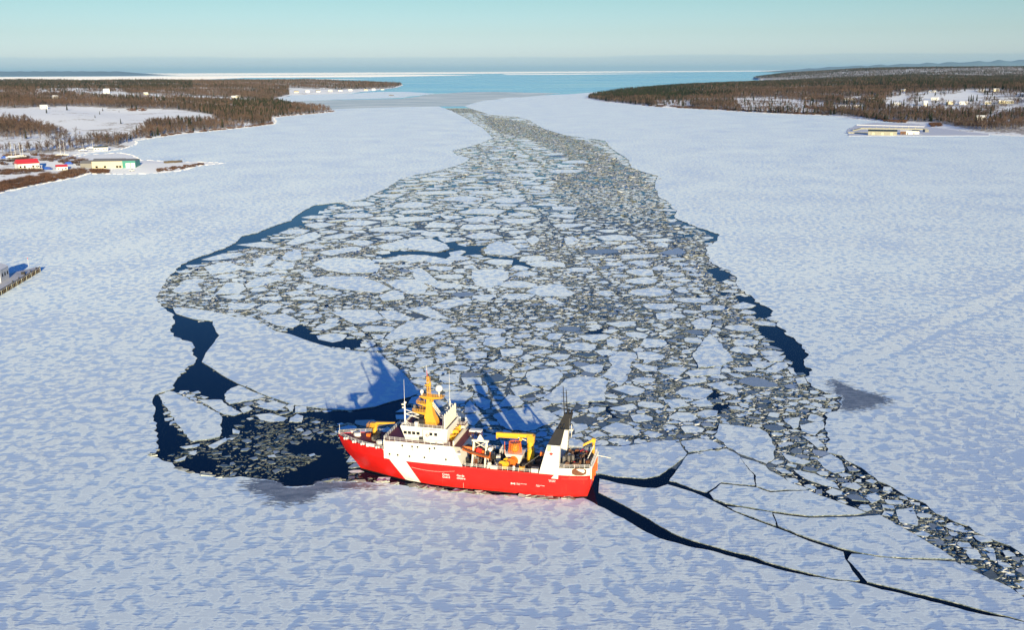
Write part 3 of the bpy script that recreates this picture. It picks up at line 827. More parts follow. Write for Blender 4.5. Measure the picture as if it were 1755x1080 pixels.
# how large each floe shows
for q in FL:
    pxx, pyy, w = px_of((q['c'][0], q['c'][1], 0.2))
    q['px'], q['py'] = pxx, pyy
    q['show'] = q['size'] ** 2 / (w * w) * (CAM_H / w) + (1 if q['traced'] else 0)
FL.sort(key=lambda q: -q['show'])
CUT = (' in ', ' at ', ' left ', ' right ', ' above ', ' below ', ' beside ', ' with ', ' by ', ' just ', ' tucked ', ' under ', ' between ', ' behind ', ' over ', ' against ', ' set ',
       ' where ', ' along ', ' near ', ' off ', ' crossed ', ' ringed ', ' reaching ', ' up ', ' directly ', ' straight ', ' peeking ', ' hanging ', ' wedged ', ' across ', ' joined ', ' inside ', ' around ', ' high ', ' low ', ' floating ', ', ')
def nick(lab):
    k = min([lab.find(c) for c in CUT if lab.find(c) > 6] + [len(lab)])
    return lab[:k]
_nk = {}
for q in FL:
    if q['traced']: _nk.setdefault(nick(q['label']), []).append(q)
LANDMARKS = [(k, v[0]) for k, v in _nk.items() if len(v) == 1 and k.count(' ') >= 2]
used_labels = set(q['label'] for q in FL if q['traced'])
def floe_label(q):
    """size, look and the nearest floe with a shape of its own"""
    sz = 'small' if q['size'] < 5.5 else 'mid-sized' if q['size'] < 8 else 'broad'
    P = np.array(q['poly']); d = P - P.mean(axis=0)
    ev = np.linalg.eigvalsh(np.cov(d.T)); el = math.sqrt(max(ev) / max(1e-6, min(ev)))
    shp = 'narrow' if el > 1.9 else 'longish' if el > 1.4 else 'compact'
    lookw = 'bare grey floe' if q['kind'] == 'bare' else 'snowy floe'
    near = sorted(LANDMARKS, key=lambda t: (t[1]['px'] - q['px']) ** 2 + 6 * (t[1]['py'] - q['py']) ** 2)
    for nm_, t in near[:10]:
        dx, dy = q['px'] - t['px'], 2.4 * (q['py'] - t['py'])
        hz = 'right' if dx > 0 else 'left'; vt = 'below' if dy > 0 else 'above'
        rel = (f'{hz} of' if abs(dx) > 2.2 * abs(dy) else vt if abs(dy) > 2.2 * abs(dx) else f'{vt} and {hz} of')
        lab = f'{sz} {shp} {lookw} {rel} the {nm_}'
        if lab not in used_labels and len(lab.split()) <= 16: break
    else:
        nm_ = near[0][0]; lab = f'{sz} {shp} {lookw} near the {nm_}'
    used_labels.add(lab)
    return lab

obj_floes = FL[:300]
rest = FL[300:]
for i, q in enumerate(obj_floes):
    tl = 0.012 if q['traced'] else 0.03
    me = slab_mesh('ice_floe', q['poly'], q['zt'], -0.22, M['ice'] if q['kind'] == 'ice' else M['barefloe'],
                   (random.uniform(-tl, tl) / max(1, q['size'] / 6), random.uniform(-tl, tl) / max(1, q['size'] / 6)))
    if q['kind'] == 'bare':
        at = me.attributes.new('tone', 'FLOAT', 'FACE'); at.data.foreach_set('value', [q['tone']] * len(me.polygons))
    # origin at the floe's own middle
    c = q['c']; me.transform(Matrix.Translation((-c[0], -c[1], 0)))
    o = link_mesh('ice_floe', me); o.location = (c[0], c[1], 0)
    if q['label']:
        tag(o, q['label'], 'ice floe', 'ice floes broken out of the frozen harbour')
    else:
        tag(o, floe_label(q), 'ice floe', 'ice floes broken out of the frozen harbour')

def joined(name, items, mat):
    V, F, T, MI = [], [], [], []
    for q in items:
        P = q['poly']; n_ = len(P); b_ = len(V)
        A = sum(P[i][0] * P[(i + 1) % n_][1] - P[(i + 1) % n_][0] * P[i][1] for i in range(n_))
        if A < 0: P = P[::-1]
        tx, ty = random.uniform(-.035, .035), random.uniform(-.035, .035)
        c = q['c']
        V += [(x, y, q['zt'] + (x - c[0]) * tx + (y - c[1]) * ty) for x, y in P] + [(x, y, -0.2) for x, y in P]
        F.append(tuple(range(b_, b_ + n_)))
        F += [(b_ + i, b_ + n_ + i, b_ + n_ + (i + 1) % n_, b_ + (i + 1) % n_) for i in range(n_)]
        T += [q['tone']] * (n_ + 1); MI += [0] + [1] * n_
    me = bpy.data.meshes.new(name); me.from_pydata(V, [], F); me.materials.append(mat); me.materials.append(M['edge'])
    me.polygons.foreach_set('material_index', MI)
    at = me.attributes.new('tone', 'FLOAT', 'FACE'); at.data.foreach_set('value', T)
    me.update()
    return link_mesh(name, me)
tag(joined('small_ice_floes', [q for q in rest if q['kind'] == 'ice'], M['ice']), 'countless small snowy floes filling the broken channel', 'ice', kind='stuff')
tag(joined('small_grey_floes', [q for q in rest if q['kind'] == 'bare'], M['barefloe']), 'countless small bare grey floes filling the broken channel', 'ice', kind='stuff')

# ---- brash: crushed bits between the floes
def brash(name, N, dens, rmin, rmax, ymin, ymax, label):
    free = in_ow & ~taken & ~lead
    pr = np.where(free, dens[zone], 0.0)
    rows = (gy >= ymin) & (gy < ymax)
    pr[~rows] = 0
    idx = np.argwhere(pr > 0)
    w = pr[idx[:, 0], idx[:, 1]]
    # break the cover into patches
    X0, Y0 = gx[idx[:, 1]], gy[idx[:, 0]]
    ph = np.sin(X0 * 0.11 + 1.7 * np.sin(Y0 * 0.045)) * np.sin(Y0 * 0.07 + 1.3 * np.sin(X0 * 0.06 + 2)) + 0.5 * np.sin(X0 * 0.31 + Y0 * 0.13)
    w = w * np.clip(0.75 + 0.6 * ph, 0.12, 1.6)
    w = w / w.sum()
    pick = idx[rng.choice(len(idx), N, p=w)]
    X = gx[pick[:, 1]] + (rng.random(N) - .5) * GC; Y = gy[pick[:, 0]] + (rng.random(N) - .5) * GC
    sc = np.clip(Y / 330.0, 0.8, 3.2) ** 0.8
    Rr = (rmin + (rmax - rmin) * rng.random(N) ** 2.6) * sc
    k = 5
    an = (np.arange(k)[None] + rng.uniform(-.35, .35, (N, k))) * (2 * np.pi / k) + rng.random(N)[:, None] * 6.283
    rad = Rr[:, None] * rng.uniform(0.65, 1.25, (N, k))
    st = rng.uniform(1.0, 1.7, N); sa = rng.random(N) * np.pi
    u = rad * np.cos(an) * st[:, None]; v = rad * np.sin(an) / st[:, None]
    xx = X[:, None] + u * np.cos(sa)[:, None] - v * np.sin(sa)[:, None]
    yy = Y[:, None] + u * np.sin(sa)[:, None] + v * np.cos(sa)[:, None]
    tilt = rng.normal(0, 1, (N, 2)) * np.where(rng.random(N) < 0.22, 0.16, 0.03)[:, None]
    zt = rng.uniform(0.04, 0.17, N)[:, None] + (xx - X[:, None]) * tilt[:, :1] + (yy - Y[:, None]) * tilt[:, 1:]
    zt = np.maximum(zt, 0.012)
    top = np.stack([xx, yy, zt], -1); bot = np.stack([xx, yy, np.full_like(zt, -0.08)], -1)
    V = np.concatenate([top, bot], 1).reshape(-1, 3)
    base = (np.arange(N) * 2 * k)[:, None]
    ft = base + np.arange(k)[None]
    i = np.arange(k); j = (i + 1) % k
    fs = np.stack([base + i, base + k + i, base + k + j, base + j], -1)     # N,k,4
    loops = np.concatenate([ft, fs.reshape(N, -1)], 1).ravel()
    ltot = np.tile(np.array([k] + [4] * k), N)
    lst = np.concatenate([[0], np.cumsum(ltot)[:-1]])
    me = bpy.data.meshes.new(name)
    me.vertices.add(len(V)); me.vertices.foreach_set('co', V.ravel().astype(np.float32))
    me.loops.add(len(loops)); me.loops.foreach_set('vertex_index', loops.astype(np.int32))
    me.polygons.add(len(ltot)); me.polygons.foreach_set('loop_start', lst.astype(np.int32))
    tone = np.clip(rng.beta(1.6, 2.0, N) , 0, 1)
    tone = np.where(rng.random(N) < 0.16, 0.95, tone)
    tone = np.where(zone[pick[:, 0], pick[:, 1]] == 1, tone * 0.55, tone)
    tone = np.clip(tone + 0.36 * np.clip((Y - 430) / 450, 0, 1), 0, 1)
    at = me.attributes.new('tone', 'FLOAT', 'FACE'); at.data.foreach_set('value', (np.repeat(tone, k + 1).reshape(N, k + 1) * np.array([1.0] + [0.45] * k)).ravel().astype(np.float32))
    me.materials.append(M['brash']); me.update(calc_edges=True); me.validate()
    tag(link_mesh(name, me), label, 'ice', kind='stuff')
#                          field basin track crack dense
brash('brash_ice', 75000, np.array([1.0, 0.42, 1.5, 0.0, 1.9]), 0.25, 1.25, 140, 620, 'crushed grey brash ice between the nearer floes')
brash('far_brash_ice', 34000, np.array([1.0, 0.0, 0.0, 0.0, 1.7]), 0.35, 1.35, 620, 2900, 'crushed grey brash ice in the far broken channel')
print('floes', len(FL), 'auto', len(acc))

# film of grey grease ice that fills the gaps between the floes
free = in_ow & ~lead & ((zone == 0) | (zone == 4) | (zone == 2))
cells = np.argwhere(free)
mb = MB(); tries = 0; made = 0; Tn = []
while made < 620 and tries < 4000:
    tries += 1
    j, i = cells[rng.integers(0, len(cells))]
    x, y = gx[i], gy[j]
    if y > 720: continue
    r = rng.uniform(3.5, 15) * (0.6 if zone[j, i] == 2 else 1.0)
    k = 16; ph_ = rng.random(4) * 6.28; P = []
    for q in range(k):
        a_ = 6.283 * q / k
        rr2 = r * (1 + .28 * math.sin(2 * a_ + ph_[0]) + .2 * math.sin(3 * a_ + ph_[1]) + .13 * math.sin(5 * a_ + ph_[2]) + rng.normal(0, .05))
        P.append((x + 1.25 * rr2 * math.cos(a_), y + rr2 * math.sin(a_)))
    A_ = np.array(P)
    if look(lead, A_[:, 0], A_[:, 1]).any() or not look(in_ow, A_[:, 0], A_[:, 1]).all(): continue
    z = 0.012 + 3e-5 * made
    mb.add([(u, v, z) for u, v in P], [tuple(range(k))]); Tn.append(float(rng.random())); made += 1
me = mb.mesh('grease_ice', None)
m, n, l, b = new_mat('grey_grease_ice')
at_ = n.new('ShaderNodeAttribute'); at_.attribute_name = 'tone'
g_ = n.new('ShaderNodeNewGeometry'); a_ = noise(n, l, g_.outputs['Position'], 1.1, 5, 0.65)
gc = mixc(n, l, at_.outputs['Fac'], (0.070, 0.085, 0.080), (0.16, 0.175, 0.155))
l.new(mixc(n, l, maprange(n, l, a_, 0.5, 0.72), gc, (0.30, 0.315, 0.285)), b.inputs['Base Color']); b.inputs['Roughness'].default_value = 0.45
me.materials.append(m)
me.attributes.new('tone', 'FLOAT', 'FACE').data.foreach_set('value', Tn)
tag(link_mesh('grease_ice', me), 'film of grey grease ice between the floes', 'ice', kind='stuff')

# patches of wet slush where the wash has flooded the ice: a core and a frayed fringe
SL = [('slush_patch', 'grey wet slush on the ice at the foot of the basin', Z1([(480,985),(490,965),(530,945),(600,940),(655,955),(692,985),(760,986),(838,978),(862,958),(930,948),(1000,958),(1110,965),(1170,973),(1110,985),(1000,985),(930,1000),(880,1010),(850,1040),(800,1058),(700,1075),(640,1066),(610,1050),(610,1030),(560,1020),(530,1005)])),
      ('slush_patch', 'dark wet slush spreading from the brash fan over firm ice', Z5([(1115,705),(1150,698),(1200,720),(1250,745),(1310,760),(1380,775),(1430,800),(1400,825),(1330,845),(1260,858),(1190,856),(1165,850),(1180,800),(1160,775),(1130,770),(1130,735)]))]
for nm, lab, po in SL:
    core = np.array(gpoly(po)); cen = core.mean(axis=0)
    edge = rough_edge([tuple(q) for q in cen + (core - cen) * 0.80], 0.5, 0.5)
    mb = MB()
    mb.add([(x, y, 0.2835) for x, y in edge], [tuple(range(len(edge)))])
    N_ = 9000
    X_ = rng.uniform(core[:, 0].min() - 6, core[:, 0].max() + 6, N_); Y_ = rng.uniform(core[:, 1].min() - 5, core[:, 1].max() + 5, N_)
    sd_ = edge_dist(core, X_, Y_) * np.where(inside(core, X_, Y_), -1, 1)
    keep_ = (rng.random(N_) < np.clip(0.55 - sd_ / 6.0, 0, 1) ** 2.2) & ~look(in_ow, X_, Y_)
    for i, (x, y) in enumerate(zip(X_[keep_], Y_[keep_])):
        L_, w_ = rng.uniform(.4, 1.7), rng.uniform(.09, .26); z = 0.2842 + 4e-6 * i; sl = rng.normal(0, .12)
        mb.add([(x - L_, y - sl * L_, z), (x - .2 * L_, y - w_, z), (x + L_, y + sl * L_, z), (x + .1 * L_, y + w_, z)], [(0, 1, 2, 3)])
    me = mb.mesh(nm, M['slush'])
    tag(link_mesh(nm, me), lab, 'slush', kind='stuff')
# snow crust and broken slabs along the rim of the basin and along the hull
crust = []
for i in range(78):
    if i < 16:
        k = random.randrange(len(LEFT_EDGE) - 27, len(LEFT_EDGE) - 19)
        a, b_ = LEFT_EDGE[k], LEFT_EDGE[k + 1]
    else:
        k = random.randrange(len(LEFT_EDGE) - 12, len(LEFT_EDGE) - 1)
        a, b_ = LEFT_EDGE[k], LEFT_EDGE[k + 1]
    t = random.random()
    q = gp(a[0] + (b_[0] - a[0]) * t, a[1] + (b_[1] - a[1]) * t + random.uniform(-3.5, 1.0))
    crust.append((q[0], q[1]))
mb = MB()
for x, y in crust:
    k = random.choice((4, 5)); a0 = random.random() * 6.28; r = random.uniform(0.35, 1.5)
    P = [(x + r * 1.4 * math.cos(a0 + 6.28 * i / k) * random.uniform(.7, 1.2), y + 0.6 * r * math.sin(a0 + 6.28 * i / k) * random.uniform(.7, 1.2)) for i in range(k)]
    tx, ty = random.uniform(-.25, .25), random.uniform(-.3, .3)
    V = [(u, v, 0.42 + (u - x) * tx + (v - y) * ty) for u, v in P] + [(u, v, -0.05 + (u - x) * tx + (v - y) * ty) for u, v in P]
    mb.add(V, [tuple(range(k)), tuple(range(2 * k - 1, k - 1, -1))] + [(i, k + i, k + (i + 1) % k, (i + 1) % k) for i in range(k)])
me = mb.mesh('broken_crust', M['brash'])
at = me.attributes.new('tone', 'FLOAT', 'FACE'); at.data.foreach_set('value', [random.choice((0.45, 0.6, 0.8)) for _ in me.polygons])
tag(link_mesh('broken_crust', me), 'broken ice crust heaped along the hull and basin rim', 'ice', kind='stuff')
# ================================================================== land
SHORE_L = [(-600, 425), (-150, 362), (0, 331), (60, 318), (130, 305), (150, 298), (200, 299), (260, 298), (310, 293), (345, 284), (384, 280), (345, 278), (295, 277.5),
           (255, 275), (240, 275), (234, 270), (219, 264), (200, 262), (182, 264), (150, 265), (135, 268), (125, 266), (150, 262), (185, 259), (206, 256), (232, 248), (233, 241), (260, 237), (308, 230), (359, 225), (427, 218),
           (468, 213), (474, 210.5), (470, 202), (489, 199), (547, 194), (574, 191.5), (571, 188), (530, 184), (506, 179.5), (468, 171), (499, 163),
           (600, 159.5), (640, 155), (679, 150), (691, 146), (688, 143.5), (640, 142.5), (400, 142.5)]
land_l = gpoly(SHORE_L) + [(-5200, 10500), (-9000, 10500), (-9000, 1500)]
SHORE_R = [(1004, 168.5), (1033, 174), (1121, 183), (1218, 188), (1307, 194), (1355, 196), (1422, 198), (1466, 204), (1510, 208), (1560, 212),
           (1600, 219), (1650, 226), (1704, 231), (1755, 234), (1950, 247), (2600, 285)]
land_r = gpoly(SHORE_R) + [(16000, 900), (16000, 24000), (7000, 22000)] + gpoly([(1310, 133.6), (1289, 135.0), (1300, 136.6), (1400, 138.0), (1300, 140.2), (1150, 147), (1050, 156), (1006, 165)])
land_l = np.array(land_l); land_r = np.array(land_r)

def wob(X, Y, s, k=0.0):
    return (np.sin(X / s + 1.3 * np.sin(Y / s * 0.7 + k) + k) * np.cos(Y / s * 0.83 + 1.1 * np.sin(X / s * 0.6 + 2 * k))
            + 0.5 * np.sin(X / s * 2.3 + Y / s * 1.7 + k))
def sstep(a, b, v):
    t = np.clip((v - a) / (b - a), 0, 1); return t * t * (3 - 2 * t)

def height(which, X, Y):
    X = np.asarray(X, float); Y = np.asarray(Y, float)
    po = land_l if which == 'l' else land_r
    ins = inside(po, X, Y); d = edge_dist(po, X, Y)
    if which == 'l':
        hill = 25 * sstep(60, 1000, d) * (1 + 0.28 * wob(X, Y, 420, 1.0)) + 4 * sstep(60, 400, d) * wob(X, Y, 130, 2.0) + 5 * sstep(20, 130, d)
    else:
        hill = 30 * sstep(90, 1500, d) * (1 + 0.2 * wob(X, Y, 600, 0.4)) + 3.5 * sstep(60, 400, d) * wob(X, Y, 170, 3.0) + 5 * sstep(30, 200, d)
        hill = hill + 62 * sstep(2200, 4800, X) * sstep(6000, 10500, Y) + 12 * sstep(7500, 11000, Y)
    h = 0.8 + 1.6 * sstep(4, 40, d) + np.maximum(hill, 0)
    return np.where(ins, 0.2 + h * sstep(0, 12, d), -np.minimum(d * 0.15, 6) - 0.0)

m, n, l, b = new_mat('snow_covered_land')
g_ = n.new('ShaderNodeNewGeometry'); pos = g_.outputs['Position']
a1 = noise(n, l, mapping(n, l, pos, (0.012, 0.012, 0.05)), 1.0, 6, 0.62)
a2 = noise(n, l, mapping(n, l, pos, (0.16, 0.16, 0.3)), 1.0, 5, 0.65)
grass = mixc(n, l, maprange(n, l, a2, 0.35, 0.65), (0.12, 0.075, 0.04), (0.20, 0.15, 0.09))
ss = math_(n, l, 'ADD', math_(n, l, 'MULTIPLY', a1, 0.6), math_(n, l, 'MULTIPLY', a2, 0.4))
at_ = n.new('ShaderNodeAttribute'); at_.attribute_name = 'wood'
litter = mixc(n, l, maprange(n, l, a2, 0.42, 0.58), (0.10, 0.072, 0.058), (0.52, 0.52, 0.53))
openg = mixc(n, l, maprange(n, l, ss, 0.555, 0.62), (0.72, 0.77, 0.83), grass)
l.new(mixc(n, l, at_.outputs['Fac'], openg, litter), b.inputs['Base Color'])
b.inputs['Roughness'].default_value = 0.85; b.inputs['Diffuse Roughness'].default_value = 0.2
M['land'] = m

CLEAR_L = [[(-20,185),(50,184),(140,181),(200,186),(300,187),(372,197),(360,206),(310,209),(262,210),(242,223),(224,235),(190,234),(140,232),(112,228),(85,220),(60,212),(45,207),(-20,206)],
           [(-60,238),(40,240),(112,242),(80,251),(50,256),(-60,252)],
           [(-60,264),(20,262),(100,261),(200,249),(245,240),(262,262),(400,276),(400,300),(120,318),(-60,345)],
           [(130,159.5),(240,160),(300,163),(400,167),(446,170),(430,174),(300,167),(130,164)],
           [(495,150),(560,153),(660,152),(680,155),(600,161),(495,164)]]
Z8 = lambda p: zz(1380, 130, .2137, p)
CLEAR_R = [Z8([(600,212),(700,180),(870,143),(850,172),(800,218),(680,232)]), Z8([(1080,205),(1200,140),(1330,112),(1450,150),(1480,172),(1400,190),(1420,220),(1300,240),(1150,222)]),
           Z8([(1040,258),(1250,238),(1300,260),(1150,288)]), Z8([(1440,332),(1560,278),(1900,205),(1900,262),(1600,302),(1500,345)]), Z8([(290,178),(440,178),(470,202),(300,197)]),
           Z8([(210,230),(480,235),(470,265),(230,258)]), Z8([(695,128),(810,122),(800,146),(700,147)]), Z8([(1560,178),(1900,168),(1900,192),(1560,195)]),
           Z8([(940,175),(1090,175),(1090,215),(940,222)]), [(1440,206),(1600,209),(1700,228),(1720,236),(1440,233)]]

THIN = [[(1120,172),(1180,171),(1190,186),(1130,187)], [(1255,168),(1330,166),(1420,176),(1400,194),(1270,188)], Z8([(640,170),(1000,120),(1500,100),(1755,140),(1755,260),(1400,300),(640,270)]), [(60,150),(200,150),(220,160),(60,162)], [(-20,232),(120,228),(180,250),(-20,262)]]
def px_many(P):
    d = np.asarray(P, float) - np.array([0, 0, CAM_H])
    w = d @ _fw
    return CX + FPX * (d @ _R) / w, CY - FPX * (d @ _U) / w, w

def terrain(name, which, az0, az1, na, r0, r1, nr):
    az = np.radians(np.linspace(az0, az1, na)); rr_ = np.exp(np.linspace(math.log(r0), math.log(r1), nr))
    A, Rm = np.meshgrid(az, rr_)
    X, Y = Rm * np.sin(A), Rm * np.cos(A)
    Zh = height(which, X, Y)
    V = np.stack([X, Y, Zh], -1).reshape(-1, 3)
    i = np.arange(nr - 1)[:, None] * na + np.arange(na - 1)[None]
    F = np.stack([i, i + 1, i + na + 1, i + na], -1).reshape(-1, 4)
    keep = (V[F][:, :, 2].max(1) > -0.9)
    F = F[keep]
    me = bpy.data.meshes.new(name)
    me.from_pydata(V.tolist(), [], F.tolist())
    me.polygons.foreach_set('use_smooth', [True] * len(F))
    u, v, w = px_many(V)
    wd = inside(land_l if which == 'l' else land_r, V[:, 0], V[:, 1]) & (V[:, 2] > 1.6)
    for c in (CLEAR_L if which == 'l' else CLEAR_R): wd &= ~inside(c, u, v)
    for c in THIN: wd &= ~(inside(c, u, v) & (wob(V[:, 0], V[:, 1], 40, 1.6) > -0.35))
    wd &= wob(V[:, 0], V[:, 1], 75, 0.6) + 0.5 * wob(V[:, 0], V[:, 1], 28, 2.2) > -0.95
    me.attributes.new('wood', 'FLOAT', 'POINT').data.foreach_set('value', wd.astype(np.float32))
    me.materials.append(M['land']); me.update()
    tag(link_mesh(name, me), kind='structure')
terrain('left_shore_land', 'l', -42, -4, 420, 560, 11000, 300)
terrain('right_shore_land', 'r', 3, 40, 420, 1700, 19000, 260)

# far hills on the horizon, with haze blue painted into their colour
M['far_hill'] = paint('far_hill_painted_haze', (0.17, 0.28, 0.35), 0.9, wear=0.2, scale=0.0004)
for nm, lo_, hi_, dist, hmax, fn in (
        ('hills', -200, 255, 34000, 62, lambda t: 0.55 + 0.45 * math.sin(t * 3.1) if t < 0.9 else 0.6 * (1 - t) / 0.1),
        ('hills', 1330, 2000, 42000, 520, lambda t: 0.06 + 0.94 * t ** 0.8)):
    k = 60; mb = MB()
    for i in range(k + 1):
        t = i / k; x = lo_ + (hi_ - lo_) * t
        d = ray(x, 121.0); q = dist / d[1]
        X, Y = d[0] * q, dist
        h = hmax * fn(t) * (1 + 0.10 * math.sin(i * 1.7) + 0.06 * math.sin(i * 3.9 + 1)) 
        if nm == 'hills' and hi_ < 600: h += 95 * min(1, (1 - t) / 0.1)
        else: h += 60 * min(1, t / 0.15)
        mb.v += [(X, Y - 1800, -5), (X, Y - 600, h * 0.7), (X, Y, h), (X, Y + 4000, -5)]
    for i in range(k):
        for j in range(3):
            a = i * 4 + j; mb.f.append((a, a + 4, a + 5, a + 1)); mb.sm.append(True)
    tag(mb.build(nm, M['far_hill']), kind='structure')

# ------------------------------------------------------------------ trees
def tree_mat(name, c0, c1, rough=0.9):
    m, n, l, b = new_mat(name)
    oi = n.new('ShaderNodeObjectInfo')
    g_ = n.new('ShaderNodeNewGeometry')
    a_ = maprange(n, l, noise(n, l, mapping(n, l, g_.outputs['Position'], (0.007, 0.007, 0.007)), 1.0, 4, 0.65), 0.35, 0.65)
    f = math_(n, l, 'ADD', math_(n, l, 'MULTIPLY', oi.outputs['Random'], 0.5), math_(n, l, 'MULTIPLY', a_, 0.5))
    l.new(mixc(n, l, f, c0, c1), b.inputs['Base Color'])
    b.inputs['Roughness'].default_value = rough; b.inputs['Specular IOR Level'].default_value = 0.1
    return m
M['twig'] = tree_mat('bare_twigs', (0.040, 0.034, 0.034), (0.165, 0.105, 0.082))
M['bark'] = tree_mat('grey_bark', (0.10, 0.09, 0.083), (0.24, 0.215, 0.19))
M['needle'] = tree_mat('dark_conifer_needles', (0.016, 0.026, 0.018), (0.045, 0.055, 0.032))
M['redtwig'] = tree_mat('russet_shrub_twigs', (0.085, 0.045, 0.035), (0.15, 0.085, 0.06))

def bare_tree(seed, h, spread, mat):
    r = random.Random(seed)
    tr, cr = MB(), MB()
    lean = (r.uniform(-.04, .04), r.uniform(-.04, .04))
    top = (lean[0] * h, lean[1] * h, h * 0.72)
    tr.tube((0, 0, -0.5), top, 0.02 * h, 0.007 * h, 5, False)
    tips = []
    for i in range(9):
        t = 0.28 + 0.07 * i
        a = r.random() * 6.283; el = r.uniform(0.5, 1.15)
        L = h * r.uniform(0.22, 0.36) * spread
        p0 = Vector((lean[0] * h * t, lean[1] * h * t, h * 0.72 * t / 0.9))
        d = Vector((math.cos(a) * math.cos(el), math.sin(a) * math.cos(el), math.sin(el)))
        p1 = p0 + d * L
        tr.tube(p0, p1, 0.008 * h, 0.003 * h, 3, False)
        tips.append((p0, p1, d))
    tips.append((Vector(top) * 0.8, Vector((top[0], top[1], h * 0.9)), Vector((0, 0, 1))))
    for p0, p1, d in tips:
        for k in range(24):
            t = r.uniform(0.25, 1.05)
            q = p0.lerp(p1, t)
            e = (d + Vector((r.uniform(-1, 1), r.uniform(-1, 1), r.uniform(-.35, .9))) * 0.95).normalized()
            L = h * r.uniform(0.08, 0.19)
            w = e.orthogonal().normalized() * (0.0075 * h * r.uniform(0.6, 1.4))
            w2 = e.cross(w)
            ww = w * math.cos(k) + w2 * math.sin(k)
            cr.add([q - ww, q + ww, q + e * L], [(0, 1, 2)])
    return tr.mesh('trunk', M['bark']), cr.mesh('crown', mat)

def conifer(seed, h):
    r = random.Random(seed)
    tr, cr = MB(), MB()
    tr.tube((0, 0, -0.5), (0, 0, h * 0.95), 0.016 * h, 0.003 * h, 5, False)
    for lev in range(15):
        t = 0.10 + 0.9 * lev / 15
        R = 0.19 * h * (1 - t) ** 0.8 + 0.02 * h
        for i in range(11):
            a = r.random() * 6.283; L = R * r.uniform(0.65, 1.2)
            z = h * (t + r.uniform(-.03, .03))
            d = Vector((math.cos(a), math.sin(a), 0)); sd_ = Vector((-d.y, d.x, 0))
            w = L * r.uniform(0.3, 0.5)
            cr.add([(0, 0, z + 0.05 * h), tuple(d * L * .6 + sd_ * w + Vector((0, 0, z))), tuple(d * L + Vector((0, 0, z - 0.035 * h))), tuple(d * L * .6 - sd_ * w + Vector((0, 0, z)))],
                   [(0, 1, 2), (0, 2, 3)])
    return tr.mesh('trunk', M['bark']), cr.mesh('crown', M['needle'])

def shrub(seed, mat):
    r = random.Random(seed); cr = MB()
    for k in range(90):
        a = r.random() * 6.283; R = r.random() ** .5 * 1.6
        q = Vector((R * math.cos(a), R * math.sin(a), r.uniform(0, .5)))
        e = (Vector((q.x, q.y, 1.6)) + Vector((r.uniform(-1, 1), r.uniform(-1, 1), r.uniform(-.6, .8)))).normalized()
        w = e.orthogonal().normalized() * r.uniform(.06, .15); w2 = e.cross(w); ww = w * math.cos(k) + w2 * math.sin(k)
        cr.add([q - ww, q + ww, q + e * r.uniform(.7, 2.0)], [(0, 1, 2)])
    return cr.mesh('crown', mat)

BARE = [bare_tree(3 + i, 14, (1.0, 1.25, .8, 1.1, .9, 1.2)[i], M['twig']) for i in range(6)]
CONI = [conifer(40 + i, 14) for i in range(3)]
SHR = [shrub(70, M['twig']), shrub(71, M['redtwig']), shrub(72, M['redtwig'])]

vcol = bpy.data.collections.new('tree_shapes')     # not linked: only feeds the woods
def variant(name, meshes):
    V, F, MI, mats = [], [], [], []
    for k, me in enumerate(meshes):
        b_ = len(V); V += [tuple(v.co) for v in me.vertices]
        F += [tuple(b_ + i for i in p_.vertices) for p_ in me.polygons]; MI += [k] * len(me.polygons)
        mats.append(me.materials[0])
    me = bpy.data.meshes.new(name); me.from_pydata(V, [], F)
    for m_ in mats: me.materials.append(m_)
    me.polygons.foreach_set('material_index', MI); me.update()
    vcol.objects.link(bpy.data.objects.new(name, me))
for i, q in enumerate(BARE): variant(f'a_bare_{i}', q)          # 0..5
for i, q in enumerate(CONI): variant(f'b_conifer_{i}', q)       # 6..8
for i, q in enumerate(SHR): variant(f'c_shrub_{i}', [q])        # 9..11

def woods_group():
    ng = bpy.data.node_groups.new('woods', 'GeometryNodeTree')
    ng.interface.new_socket('Geometry', in_out='INPUT', socket_type='NodeSocketGeometry')
    ng.interface.new_socket('Geometry', in_out='OUTPUT', socket_type='NodeSocketGeometry')
    N, L = ng.nodes, ng.links
    gi, go = N.new('NodeGroupInput'), N.new('NodeGroupOutput')
    ci = N.new('GeometryNodeCollectionInfo'); ci.inputs['Collection'].default_value = vcol
    ci.inputs['Separate Children'].default_value = True; ci.inputs['Reset Children'].default_value = True
    ip = N.new('GeometryNodeInstanceOnPoints'); ip.inputs['Pick Instance'].default_value = True
    def attr(nm, ty):
        a = N.new('GeometryNodeInputNamedAttribute'); a.data_type = ty; a.inputs['Name'].default_value = nm
        return a.outputs['Attribute']
    cb = N.new('ShaderNodeCombineXYZ'); L.new(attr('turn', 'FLOAT'), cb.inputs[2])
    L.new(gi.outputs[0], ip.inputs['Points']); L.new(ci.outputs[0], ip.inputs['Instance'])
    L.new(attr('pick', 'INT'), ip.inputs['Instance Index'])
    L.new(cb.outputs[0], ip.inputs['Rotation']); L.new(attr('size', 'FLOAT'), ip.inputs['Scale'])
    L.new(ip.outputs[0], go.inputs[0])
    return ng
WOODS = woods_group()

def scatter(name, label, P, size, pick):
    me = bpy.data.meshes.new(name); me.vertices.add(len(P)); me.vertices.foreach_set('co', np.asarray(P, np.float32).ravel())
    for nm, ty, v in (('size', 'FLOAT', np.asarray(size, np.float32)), ('turn', 'FLOAT', (rng.random(len(P)) * 6.283).astype(np.float32)), ('pick', 'INT', np.asarray(pick, np.int32))):
        me.attributes.new(nm, ty, 'POINT').data.foreach_set('value', v)
    me.update()
    o = link_mesh(name, me); md = o.modifiers.new('woods', 'NODES'); md.node_group = WOODS
    return tag(o, label, 'woods', kind='stuff')

